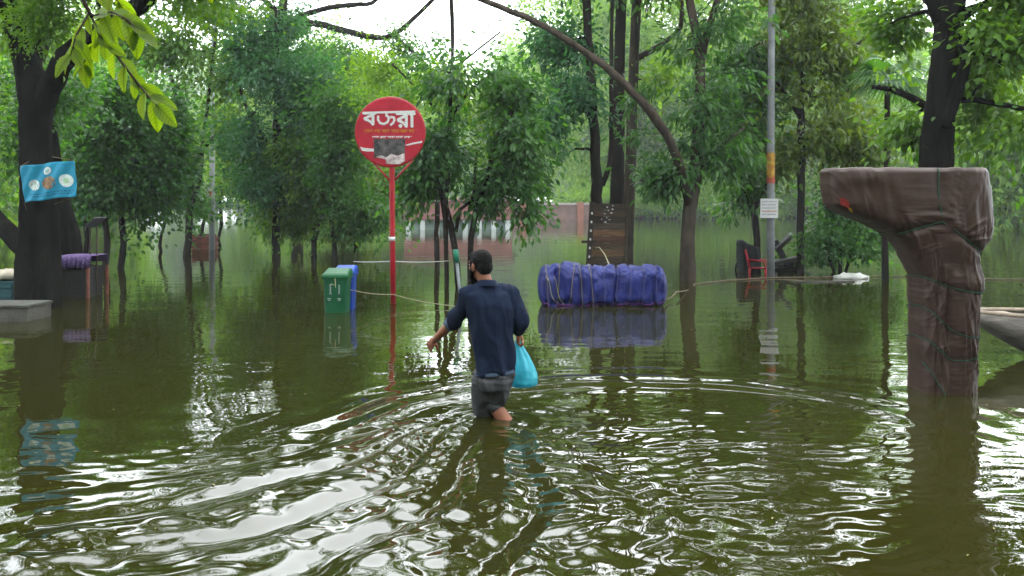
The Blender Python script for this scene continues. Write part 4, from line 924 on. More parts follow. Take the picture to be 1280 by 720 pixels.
# --- concrete block, sack on a crate, stall
root = thing('concrete_block', (P(25, HZ, 12.9).x, 12.9, GZ), 'low weathered concrete block rising at the foot of the big trunk', 'block')
mb = MB(); a = P(-30, 380, 12.9); b_ = P(44, 380, 12.9); mb.box(((a.x + b_.x) / 2, 13.05, (a.z + GZ) / 2 - .02), (b_.x - a.x - .03, .66, a.z - GZ - .04)); mb.build('block', CONC, root, smooth=False, bevel=.012)
mb = MB(); mb.box(((a.x + b_.x) / 2, 13.05, a.z - .02), (b_.x - a.x, .7, .045)); mb.build('slab', mat('slab_concrete', (.05, .05, .042), .9, .2, .6, 20, .4, 6), root, smooth=False, bevel=.01)
root = thing('storage_crate', (P(3, HZ, 14.8).x, 14.8, GZ), 'dark teal crate left of the big trunk', 'crate')
mb = MB(); a = P(-20, 352, 14.8); b_ = P(16, 352, 14.8); mb.box(((a.x + b_.x) / 2, 15.05, (a.z + GZ) / 2), (b_.x - a.x, .5, a.z - GZ)); mb.build('crate_body', mat('teal_paint', (.012, .045, .05), .6, .3, var=.3, vscale=4), root, smooth=False, bevel=.015)
for zz in (.15, .30): 
    mb = MB(); mb.box(((a.x + b_.x) / 2, 14.793, zz), (b_.x - a.x - .03, .02, .05)); mb.build('batten', mat('teal_batten', (.02, .06, .065), .6, .3), root, smooth=False, bevel=.004)
mb = MB(); rings = []
for i in range(12):
    t = i / 11; r = math.sin(math.pi * (.06 + .88 * t)) ** .4
    rings.append([Vector((a.x + .02 + (b_.x - a.x) * t, 15.05 + .22 * r * math.cos(2 * math.pi * k / 20), a.z + .085 + .085 * r * math.sin(2 * math.pi * k / 20) * (1.2 + .25 * math.sin(i * 1.7 + k)))) for k in range(20)])
mb.loft(rings); tag(mb.build('sack', mat('beige_sack', (.36, .32, .25), .9, .2, .6, 30, .2, 10)), 'beige filled sack lying on the dark teal crate', 'sack')
def stall():
    Y = 15.9; root = thing('vendor_stall', (P(95, HZ, Y).x, Y, GZ), 'small dark vendor stall under a purple patterned cloth', 'stall')
    a = P(73, 334, Y); b_ = P(114, 334, Y); cx = (a.x + b_.x) / 2; w_ = b_.x - a.x
    mb = MB(); mb.box((cx - .02, Y + .32, (a.z + GZ) / 2), (w_ - .10, .56, a.z - GZ)); mb.build('cabinet', mat('black_ply', (.010, .009, .008), .7, .3, .3, 20, .3, 5), root, smooth=False, bevel=.01)
    m_ = mat('purple_print_cloth', (.025, .008, .09), .7, .3, var=.5, vscale=26, col2=(.17, .11, .24))
    top = P(0, 320, Y).z; mb = MB(); nu = 44
    prof = []
    for i in range(nu):
        x = cx - w_ / 2 + w_ * i / (nu - 1); wv = .014 * math.sin(i * 1.1) + .008 * math.sin(i * 2.7)
        prof.append([Vector((x, Y + .66, top - .14)), Vector((x, Y + .64, top)), Vector((x, Y + .3, top + .008 * math.sin(i * .7))), Vector((x, Y + .0, top)), Vector((x, Y - .03 + wv, top - .06)), Vector((x, Y - .035 + wv * 1.5, a.z - .01 + .012 * math.sin(i * .9)))])
    vs = [p for r in prof for p in r]; fs = []
    for i in range(nu - 1):
        for j in range(5): fs.append((i * 6 + j, (i + 1) * 6 + j, (i + 1) * 6 + j + 1, i * 6 + j + 1))
    mb.add(vs, fs); c = mb.build('cloth', m_, root); so_ = c.modifiers.new('t', 'SOLIDIFY'); so_.thickness = .005
    pk = mat('peach_wood', (.14, .05, .035), .7, .3, var=.25, vscale=6)
    for x, dy in ((P(110.5, HZ, Y).x, -.015), (P(116.5, HZ, Y).x, .55), (P(74, HZ, Y).x, .03)):
        mb = MB(); mb.box((x, Y + dy, (a.z + GZ) / 2), (.045, .045, a.z - GZ)); mb.build('leg', pk, root, smooth=False, bevel=.004)
    for x in (112.5, 121): 
        mb = MB(); p = P(x, 282, Y + .3); mb.tube([(p.x, Y + .3, GZ), p], .014, 6); mb.build('awning_post', BARK2, root)
    mb = MB(); p = P(119, 278, Y + .3); mb.box(p, (.26, .5, .02), Matrix.Rotation(-.75, 3, 'Y')); mb.build('awning_board', mat('grey_board', (.05, .05, .05), .8, .3), root, smooth=False)
stall()
# brick planter box round a small tree
def planter():
    Y = 31.5; a = P(239, 314, Y); b_ = P(264, 293, Y); cx = (a.x + b_.x) / 2; w_ = b_.x - a.x
    root = thing('brick_planter', (cx, Y + .4, GZ), 'square rust brown brick planter round a sapling by the lamp post', 'planter')
    ms = [mat('planter_brick', c, .9, .2, .4, 20, .3, 6) for c in ((.10, .035, .022), (.13, .045, .028), (.075, .03, .02))]
    rg = random.Random(7); h = (b_.z - GZ) / 9; me = {}
    core = MB(); core.box((cx, Y + .37, (b_.z + GZ) / 2 - .04), (w_ - .06, .66, b_.z - GZ - .06)); core.build('core', mat('mortar', (.10, .075, .06), .95, .1), root, smooth=False)
    for r in range(9):
        for side in range(4):
            L_ = w_ if side % 2 == 0 else .64
            nb = 4
            for j in range(nb):
                if r == 8 and rg.random() < .35: continue
                bl = L_ / nb; t = (j + .5) * bl - L_ / 2 + (bl * .25 if r % 2 else -bl * .1) * .6
                key = side % 2
                if key not in me:
                    m0 = MB(); m0.box((0, 0, 0), ((L_ / nb) * .93, .08, h * .86) if key == 0 else (.08, (L_ / nb) * .93, h * .86)); o = m0.build('brick', ms[0], root, smooth=False, bevel=.006); me[key] = o.data; bpy.data.objects.remove(o)
                    me[(key, 1)] = me[key].copy(); me[(key, 1)].materials[0] = ms[1]; me[(key, 2)] = me[key].copy(); me[(key, 2)].materials[0] = ms[2]; me[(key, 0)] = me[key]
                o = bpy.data.objects.new('brick', me[(key, rg.randrange(3))]); COL.objects.link(o); o.parent = root
                x, y = ((t, 0), (w_ / 2 - .03, t + .37), (t, .74), (-w_ / 2 + .03, t + .37))[side]
                o.location = Vector((cx + x, Y + y + rg.uniform(-.006, .006), GZ + h * (r + .5))) - root.location
planter()
tree('sapling', 'small sapling growing out of the brick planter', 251, 31.9, [[(251, 312, 2.6), (252, 290, 2.2), (255, 275, 2), (253, 262, 1.5)]], [ellip(252, 255, 31.9, 18, 18)], K=28, n_per=70, L=.15, W=.06, spread=.2, leaf='dark', seed=90)

# --- chairs and clutter under the small forked tree
def chair(x, y, z, rz, label):
    m_ = mat('red_plastic', (.22, .007, .011), .45, .3, var=.15, vscale=5); root = thing('plastic_chair', (x, y, GZ), label, 'chair')
    R = Matrix.Rotation(rz, 3, 'Z'); o = Vector((x, y, z))
    def w_(v): return o + R @ Vector(v)
    for sx in (-1, 1):
        for sy in (-1, 1):
            mb = MB(); mb.tube([w_((sx * .22, sy * .2, -.43)), w_((sx * .19, sy * .18, 0))], [.022, .03], 8); mb.build('leg', m_, root)
    mb = MB(); rings = []
    for zz, s in ((-.015, .96), (0, 1), (.015, 1), (.022, .95)):
        rings.append([w_((.225 * s * math.copysign(abs(math.cos(t)) ** .5, math.cos(t)), .21 * s * math.copysign(abs(math.sin(t)) ** .5, math.sin(t)), zz - .01 * math.cos(t))) for t in np.linspace(0, 6.283, 24, endpoint=False)])
    mb.loft(rings); mb.build('seat', m_, root)
    for k in range(5):
        xx = -.15 + k * .075; mb = MB(); mb.tube([w_((xx, .19, .02)), w_((xx * 1.05, .23, .2)), w_((xx * 1.02, .27, .38))], [.018, .02, .018], 6); mb.build('back_slat', m_, root)
    mb = MB(); mb.tube([w_((-.2, .19, 0)), w_((-.215, .24, .25)), w_((-.17, .28, .41)), w_((0, .29, .44)), w_((.17, .28, .41)), w_((.215, .24, .25)), w_((.2, .19, 0))], .022, 8); mb.build('back_frame', m_, root)
    for sx in (-1, 1):
        mb = MB(); mb.tube([w_((sx * .21, .23, .2)), w_((sx * .25, .05, .2)), w_((sx * .25, -.15, .18)), w_((sx * .21, -.19, 0))], .02, 8); mb.build('armrest', m_, root)
Yc = 21.2
chair(P(948, HZ, Yc).x, Yc, .12, 1.2, 'red plastic armchair standing beside the black cart')
def cart():
    Y = 21.6; x = P(936, HZ, Y).x; root = thing('covered_cart', (x, Y, GZ), 'black tarpaulin covered cart beside the red chair', 'cart')
    m_ = mat('black_tarp', (.006, .0065, .007), .7, .15, .4, 16, .3, 5); mb = MB(); rings = []
    for z, hw, hd in ((-.3, .20, .4), (.0, .21, .42), (.35, .22, .38), (.62, .215, .37), (.67, .20, .34), (.68, .12, .2)):
        rings.append([Vector((x + (hw + .02 * math.sin(k * 2.3 + z * 9)) * math.copysign(abs(math.cos(t)) ** .35, math.cos(t)) - .05 * z + .05 * max(0, z - .5) * math.cos(3 * t), Y + hd * math.copysign(abs(math.sin(t)) ** .6, math.sin(t)), z - .28 * max(0, z) * math.cos(t) * .5 + .02 * math.sin(k * 1.9) * max(0, z))) for k, t in enumerate(np.linspace(0, 6.283, 32, endpoint=False))])
    mb.loft(rings); mb.build('cover', m_, root)
    for sx in (-1, 1):
        mb = MB(); mb.tube([Vector((x + sx * .17, Y + .3 + .3 * math.cos(t), GZ + .3 + .3 * math.sin(t))) for t in np.linspace(0, 6.283, 21)], .022, 6, cap=False); mb.build('wheel', BARKW, root)
    mb = MB(); mb.tube([(x + .05, Y, .7), (x + .06, Y, 1.1), P(946, 235, Y + .3)], .006, 5); mb.build('hanging_cord', ROPED, root)
cart()
DK = mat('dark_timber', (.02, .018, .016), .8, .3, .4, 20, .4, 6)
for i, (a, b_, wd, lab) in enumerate([((966, 330), (1003, 322), .11, 'dark plank lying flat on top of the broken cart frame'), ((970, 312), (988, 295), .09, 'dark board propped upright and slanting beside the concrete pole'),
        ((968, 300), (984, 332), .10, 'dark board crossing the slanting one near the concrete pole'), ((964, 338), (1000, 336), .13, 'dark plank half sunk at the bottom of the heap')]):
    A = P(*a, 21.6 + .18 * i); B = P(*b_, 21.6 + .18 * i); d = B - A; mb = MB()
    mb.box((A + B) / 2, (d.length, .3, wd), Matrix.Rotation(-math.atan2(d.z, d.x), 3, 'Y')); tag(mb.build('timber_board', DK, None, smooth=False, bevel=.006), lab, 'board')
def dark_box():
    Y = 22.3; mb = MB(); p = P(985, 334, Y); mb.box((p.x, Y, p.z - .3), (.75, .5, .95), taper=.9); tag(mb.build('dark_crate', DK, None, smooth=False, bevel=.02), 'dark crate under the heap of boards by the concrete pole', 'crate')
dark_box()
# floating litter along the rope
mb = MB(); c = P(1064, 348, 19.8); rings = []
for i in range(14):
    t = i / 13; r = math.sin(math.pi * (.04 + .92 * t)) ** .6
    rings.append([Vector((c.x - .38 + .76 * t, 19.8 + .22 * r * math.cos(2 * math.pi * k / 18), .02 + (.10 + .02 * math.sin(i * 2.1)) * r * math.sin(2 * math.pi * k / 18) + .02 * math.sin(i + k))) for k in range(18)])
mb.loft(rings); tag(mb.build('floating_sack', mat('pale_plastic', (.28, .28, .25), .6, .4, .4, 20, .2, 8)), 'pale plastic sack floating by the thick brown rope', 'sack')
mb = MB(); c = P(1030, 353.5, 18.9); mb.box((c.x, 18.9, .012), (1.3, .09, .03), Matrix.Rotation(.03, 3, 'Z')); tag(mb.build('floating_plank', CONC, None, smooth=False, bevel=.006), 'long pale plank afloat in front of the thick brown rope', 'plank')
mb = MB(); mb.tube([P(966, 350.5, 19.6), P(1000, 352.3, 19.2), P(1020, 354, 18.95)], .03, 8); o = mb.build('bamboo_pole', ROPED)
for v in o.data.vertices: v.co.z = v.co.z * .3 + .01
tag(o, 'brown bamboo pole afloat next to the pale plank', 'bamboo')

# --- boat bow on the right
def boat():
    Y = 9.6; root = thing('wooden_boat', (P(1400, HZ, Y).x, Y, -.05), 'grey wooden boat whose raised bow points at the wrapped statue', 'boat')
    hull = []; xs = [1231, 1245, 1265, 1290, 1330, 1400, 1500, 1600, 1680]; bot = [402, 411, 424, 438, 455, 470, 470, 455, 420]; hw = [.06, .16, .26, .34, .42, .48, .48, .40, .2]
    for x, bt, h in zip(xs, bot, hw):
        tz = P(0, 394, Y).z - (.06 * math.sin((x - 1231) / 450 * math.pi)); bz = P(0, bt, Y).z; X = P(x, HZ, Y).x; n_ = 8
        sec = [Vector((X, Y + .25 - h, tz))] + [Vector((X, Y + .25 - h * math.cos(math.pi * k / n_) * .96, bz + (tz - bz) * (1 - math.sin(math.pi * k / n_) ** .6) * .98)) for k in range(1, n_)] + [Vector((X, Y + .25 + h, tz))]
        hull.append(sec)
    vs = [v for s_ in hull for v in s_]; n1 = 9; fs = []
    for i in range(len(hull) - 1):
        for k in range(n1 - 1): fs.append((i * n1 + k, (i + 1) * n1 + k, (i + 1) * n1 + k + 1, i * n1 + k + 1))
    fs.append(tuple(range(n1)))
    mb = MB(); mb.add(vs, fs); h_ = mb.build('hull', mat('weathered_hull', (.13, .115, .10), .8, .3, .4, 20, .35, 6, stretch=(.3, 1, 2)), root); so_ = h_.modifiers.new('t', 'SOLIDIFY'); so_.thickness = .03
    for side in (0, -1):
        mb = MB(); mb.tube([s_[side] + Vector((0, 0, .012)) for s_ in hull], .028, 6); mb.build('gunwale', mat('gunwale_wood', (.20, .16, .12), .8, .3, var=.3, vscale=9), root)
    mb = MB(); top = []
    for s_ in hull[:4]: top += [s_[0] + Vector((0, .02, .0)), s_[-1] + Vector((0, -.02, .0))]
    mb.add(top, [(2 * i, 2 * i + 2, 2 * i + 3, 2 * i + 1) for i in range(3)]); d_ = mb.build('fore_deck', mat('deck_wood', (.23, .19, .15), .8, .3, var=.3, vscale=9), root, smooth=False); d_.modifiers.new('t', 'SOLIDIFY').thickness = .02
boat()

# --- brown wrapped statue
TARP = mat('brown_tarpaulin', (.031, .0170, .0118), .45, .3, .12, 14, .12, 2.5)
def wrapped():
    Y = 8.22; root = thing('wrapped_statue', (P(1180, HZ, Y).x, Y, GZ), 'tall top-heavy monument wrapped in brown tarpaulin and green rope', 'wrapped statue')
    rows = [(209.6, 1026, 1234, .25), (210.2, 1021, 1239, .29), (213, 1019.5, 1241, .30), (235, 1020, 1246, .31), (255, 1023, 1248, .32), (262, 1030, 1248.5, .32), (270, 1046, 1248.5, .32), (278, 1066, 1248, .32), (288, 1086, 1246, .31), (300, 1103, 1242, .305), (315, 1114, 1233, .30),
            (330, 1122, 1229, .29), (345, 1129, 1232, .29), (362, 1131, 1233, .29), (369, 1131, 1229, .28), (380, 1131.5, 1229, .28), (420, 1131.5, 1228.5, .28), (450, 1131, 1228, .28), (485, 1130, 1227, .285), (500, 1130, 1226, .285), (580, 1130, 1226, .285)]
    rr = np.array(rows); ys = rr[:, 0]
    nz_, nth = 250, 260; zs = []
    fine = np.concatenate([np.linspace(209.6, 213, 8, endpoint=False), np.linspace(213, 500, nz_), np.linspace(504, 560, 6)])
    def ext(y): return np.interp(y, ys, rr[:, 1]), np.interp(y, ys, rr[:, 2]), np.interp(y, ys, rr[:, 3])
    N = mnoise.noise
    ropes = [[(1098, 292), (1130, 284), (1162, 277), (1195, 298), (1231, 319)], [(1131, 347), (1158, 356), (1184, 362), (1232, 367)], [(1132, 384), (1150, 399), (1175, 414), (1200, 420), (1227, 422)],
             [(1132, 423), (1150, 437), (1171, 449), (1200, 449), (1228, 446)], [(1131, 453), (1143, 473), (1158, 491), (1175, 500)]]
    def rope_y(i, x): r_ = np.array(ropes[i]); return np.interp(x, r_[:, 0], r_[:, 1])
    def wr(x, y, th):
        """fold height, metres, at photograph position (x, y) on the cloth"""
        back = 1.0 if math.sin(th) < 0 else .4
        d = 0.0
        ku = 1 - sm(290, 335, y)
        cr = lambda v, w_: max(0.0, 1 - abs(N(v)) * w_) ** 1.6
        if ku > 0:
            # drapes fanning from the tie at (1175, 292)
            w0 = N(Vector((x * .012, y * .012, 1))); tq = sm(209, 216, y)
            # loose drapes hanging from the top edge and drawn towards the tie on the right
            pull = (x - 1172) * (y - 210) * .0035; q_ = x + pull * (.9 if x < 1172 else .5)
            rid = 1 - 2 * abs(N(Vector((q_ * .020 + w0 * .4, y * .006, 4))))
            d += ku * .022 * rid * tq
            d += ku * tq * (.015 * cr(Vector((q_ * .028 + .5 * w0, y * .007, 24)), 4) + .009 * cr(Vector((q_ * .055 + w0, y * .010, 34)), 4) + .005 * cr(Vector((q_ * .10 + w0, y * .018, 54)), 4))
            an = math.atan2(y - 300, x - 1176); ra = math.hypot(x - 1176, y - 300)
            d += ku * .012 * cr(Vector((an * 5 + w0, ra * .008, 64)), 5) * sm(8, 30, ra) * (1 - sm(45, 95, ra))
            # slack swag hanging from the top left corner
            d += ku * .016 * math.sin(.16 * (y - 214 - .010 * (x - 1060) ** 2 * .35)) * math.exp(-((x - 1058) / 26) ** 2 - ((y - 222) / 16) ** 2)
        k = sm(300, 345, y)
        d += k * .014 * cr(Vector((x * .045 + .016 * y, y * .008, 52)), 4) + k * .010 * cr(Vector((x * .09 - .02 * y, y * .016, 62)), 4) + k * .007 * cr(Vector((x * .05 + .07 * y, y * .03, 72)), 6)
        d += k * .014 * (1 - 3 * abs(N(Vector((x * .050 + .012 * y, y * .007, 2)))))
        d += k * .012 * (1 - 3 * abs(N(Vector((x * .10 - .01 * y, y * .016, 7)))))
        d += .003 * (1 - 3 * abs(N(Vector((x * .10 + y * .02, y * .04 - x * .01, 17)))))
        d += .006 * N(Vector((x * .03, y * .02, 20 + th * .3)))
        # hard pleats in the column
        d -= k * .030 * math.exp(-((x - 1166 - .03 * (y - 400) - 4 * N(Vector((y * .02, 0, 3)))) / 3.0) ** 2) * back
        d -= k * .02 * math.exp(-((x - 1146 + .02 * (y - 420)) / 2.2) ** 2) * back
        d -= .030 * math.exp(-((y - rope_y(0, x)) / 5.5) ** 2) * (1 if x > 1085 else 0)
        d -= .012 * math.exp(-((y - rope_y(1, x)) / 3.6) ** 2)
        for i in (2, 3): d -= .006 * math.exp(-((y - rope_y(i, x)) / 3.0) ** 2)
        d -= .02 * math.exp(-((x - 1163) / 3) ** 2) * (1 if y < 277 else 0)
        # belly of loose cloth over the waist tie
        d += .018 * math.exp(-((y - 352 + .0) / 8) ** 2) * sm(1180, 1225, x)
        return d
    def S(y, th):
        xl, xr, dep = ext(y); e = .42
        c_, s_ = math.cos(th), math.sin(th); dep *= .86
        x = (xl + xr) / 2 + (xr - xl) / 2 * math.copysign(abs(c_) ** e, c_)
        wl, wr_ = (xl + 3 - CX) / F * (Y + .75 * dep), (xr - 3 - CX) / F * (Y - .75 * dep); fr_ = (x - xl) / (xr - xl)
        p = P(x, y, Y - dep * .8); p.x = wl + (wr_ - wl) * fr_; p.y = Y + dep * math.copysign(abs(s_) ** e, s_)
        d = wr(x, y, th)
        nrm = Vector((.55 * math.copysign(abs(c_) ** 3, c_), s_, 0))
        q = p + nrm * d
        if y < 214: q.z += .012 * N(Vector((x * .05, th, 2)))
        return q
    mb = MB(); rings = [[S(y, 2 * math.pi * k / nth) for k in range(nth)] for y in fine]
    mb.loft(rings[::-1]); cl = mb.build('tarpaulin', TARP, root)
    def front(x, y, off=.014):
        xl, xr, dep = ext(y); cx, hx = (xl + xr) / 2, (xr - xl) / 2; t = min(max((x - cx) / hx, -.999), .999); th = -math.acos(math.copysign(abs(t) ** (1 / .42), t))
        p = S(y, th); return p + Vector((.4 * off * (1 if t > .9 else -1 if t < -.9 else 0), -off, 0)), th
    GR = mat('green_rope', (.006, .042, .022), .8, .3, .4, 80, .3, 20)
    def loop(i, nm):
        r_ = ropes[i]; pts = []
        for x in np.linspace(r_[0][0] + .5, r_[-1][0] - .5, 40):
            pts.append(front(x, float(rope_y(i, x)))[0])
        # round the back
        y1, y0 = r_[-1][1], r_[0][1]
        bk = []
        for t in np.linspace(0, 1, 22):
            th = .06 + t * (math.pi - .12); bk.append(S(y1 * (1 - t) + y0 * t, th) + Vector((.01 * math.cos(th), .008, 0)))
        if i != 4: pts = pts + bk + [pts[0]]
        m_ = MB(); m_.tube(pts, .0050, 6); m_.build(nm, GR, root)
    for i in range(5): loop(i, 'binding_rope')
    m_ = MB(); m_.tube([front(1162 + 1.5 * math.sin(y * .1), y)[0] for y in np.linspace(211, 277, 30)], .0062, 6); m_.build('binding_rope', GR, root)
    m_ = MB(); g0 = []
    for u, v in ((0, .1), (.35, 0), (.75, .3), (1, .75), (.85, 1), (.5, .8), (.15, .7)): g0.append(front(1028 + 11 * u, 247 + 13 * v, .010)[0])
    m_.add(g0 + [sum(g0, Vector()) / 7], [(i, (i + 1) % 7, 7) for i in range(7)]); m_.build('red_patch', mat('red_print_patch', (.14, .012, .008), .6, .3), cl, smooth=False)
    m_ = MB(); g0 = [front(x, y, .010)[0] for x, y in ((1037, 259), (1041, 260), (1044, 266), (1040, 264))]; m_.add(g0, [(0, 1, 2, 3)]); m_.build('yellow_patch', mat('yellow_print_patch', (.4, .22, .02), .6, .3), cl, smooth=False)
wrapped()

# --- pavilion and brick walls across the water
def pavilion():
    Y = 52.0; a = P(505, 296, Y); b_ = P(640, 243, Y); cx = (a.x + b_.x) / 2; w_ = b_.x - a.x
    root = thing('pavilion', (cx, Y + 2, ground_z(cx, Y)), 'low pavilion with pink red fascia and white columns beyond the stems', 'pavilion'); gz = ground_z(cx, Y)
    zt = P(0, 251, Y).z; zl = P(0, 275, Y).z
    pr = mat('pink_red_fascia', (.16, .075, .065), .7, .3, var=.2, vscale=1.5); wh = mat('pavilion_white', (.30, .32, .30), .7, .3, var=.12, vscale=2)
    mb = MB(); mb.box((cx, Y + 2, (zt + zl) / 2), (w_, 4, zt - zl)); mb.build('fascia', pr, root, smooth=False, bevel=.03)
    mb = MB(); mb.box((cx, Y + 2, zt + .10), (w_ + .4, 4.4, .16)); mb.build('roof', mat('roof_grey', (.2, .12, .11), .8, .3, var=.2, vscale=2), root, smooth=False, bevel=.02)
    for i in range(8):
        x = cx - w_ / 2 + .25 + (w_ - .5) * i / 7; mb = MB(); mb.box((x, Y + .2, (zl + gz) / 2), (.28, .28, zl - gz)); mb.build('column', wh, root, smooth=False, bevel=.02)
        if i < 7:
            x2 = x + (w_ - .5) / 14; mb = MB(); mb.box((x2, Y + .5, (zl + gz) / 2), ((w_ - .5) / 7 - .3, .05, zl - gz)); mb.build('glazing', mat('pale_glass', (.22, .29, .25), .25, .5, var=.2, vscale=1), root, smooth=False)
pavilion()
def brick_wall(name, x0, x1, ytop, Y, label, pillars):
    a = P(x0, ytop, Y); b_ = P(x1, ytop, Y); gz = ground_z(a.x, Y); root = thing(name, ((a.x + b_.x) / 2, Y, gz), label, 'wall')
    m_ = mat('far_brick', (.10, .065, .055), .9, .2, .4, 6, .3, 1.2); cp = mat('far_coping', (.25, .22, .2), .9, .2, var=.2, vscale=1)
    mb = MB(); mb.box(((a.x + b_.x) / 2, Y, (a.z + gz) / 2), (b_.x - a.x, .5, a.z - gz)); mb.build('wall', m_, root, smooth=False)
    mb = MB(); mb.box(((a.x + b_.x) / 2, Y, a.z + .08), (b_.x - a.x + .1, .62, .15)); mb.build('coping', cp, root, smooth=False)
    for p in pillars:
        x = P(p, HZ, Y).x; mb = MB(); mb.box((x, Y - .1, (a.z + gz) / 2 + .12), (.55, .9, a.z - gz + .2)); mb.build('pillar', mat('orange_brick', (.16, .07, .05), .9, .2, var=.2, vscale=2), root, smooth=False, bevel=.02)
brick_wall('brick_wall', 640, 742, 256, 76, 'low brick landing wall with an orange pillar across the lake', [654, 725])
brick_wall('retaining_wall', 792, 856, 254, 86, 'brown retaining wall at the water edge on the far bank', [800, 850])

# --- the man wading
def remeshed(mb, name, m, parent, voxel, smooth=6, post=None):
    me = bpy.data.meshes.new(name); me.from_pydata(mb.v, [], mb.f); o = bpy.data.objects.new(name, me); COL.objects.link(o)
    r = o.modifiers.new('r', 'REMESH'); r.mode = 'VOXEL'; r.voxel_size = voxel
    if smooth: k = o.modifiers.new('s', 'SMOOTH'); k.factor = .5; k.iterations = smooth
    dg = bpy.context.evaluated_depsgraph_get(); dg.update()
    me2 = bpy.data.meshes.new_from_object(o.evaluated_get(dg)); bpy.data.objects.remove(o)
    if post:
        nv = len(me2.vertices); co = np.empty(nv * 3, np.float32); no = np.empty(nv * 3, np.float32)
        me2.vertices.foreach_get('co', co); me2.vertices.foreach_get('normal', no)
        co = post(co.reshape(-1, 3).astype(float), no.reshape(-1, 3).astype(float)); me2.vertices.foreach_set('co', co.astype(np.float32).ravel())
    me2.polygons.foreach_set('use_smooth', [True] * len(me2.polygons)); me2.materials.clear(); me2.materials.append(m); me2.name = name; me2.update()
    return link(bpy.data.objects.new(name, me2), parent)
def limb(mb, a, b, r0, r1, n=16, flat=1.0, bulge=0.0):
    a, b = Vector(a), Vector(b); d = (b - a); L_ = d.length; t = d / L_
    s = t.cross(Vector((0, 1, 0))).normalized(); u = s.cross(t)
    rings = []
    for q in (-80, -55, -25, 0): rings.append((a + t * r0 * math.sin(math.radians(q)), r0 * math.cos(math.radians(q))))
    for q in np.linspace(.12, .88, 6): rings.append((a.lerp(b, q), r0 + (r1 - r0) * q + bulge * math.sin(math.pi * q)))
    for q in (0, 25, 55, 80): rings.append((b + t * r1 * math.sin(math.radians(q)), r1 * math.cos(math.radians(q))))
    mb.loft([[c + (s * math.cos(2 * math.pi * k / n) + u * flat * math.sin(2 * math.pi * k / n)) * r for k in range(n)] for c, r in rings])

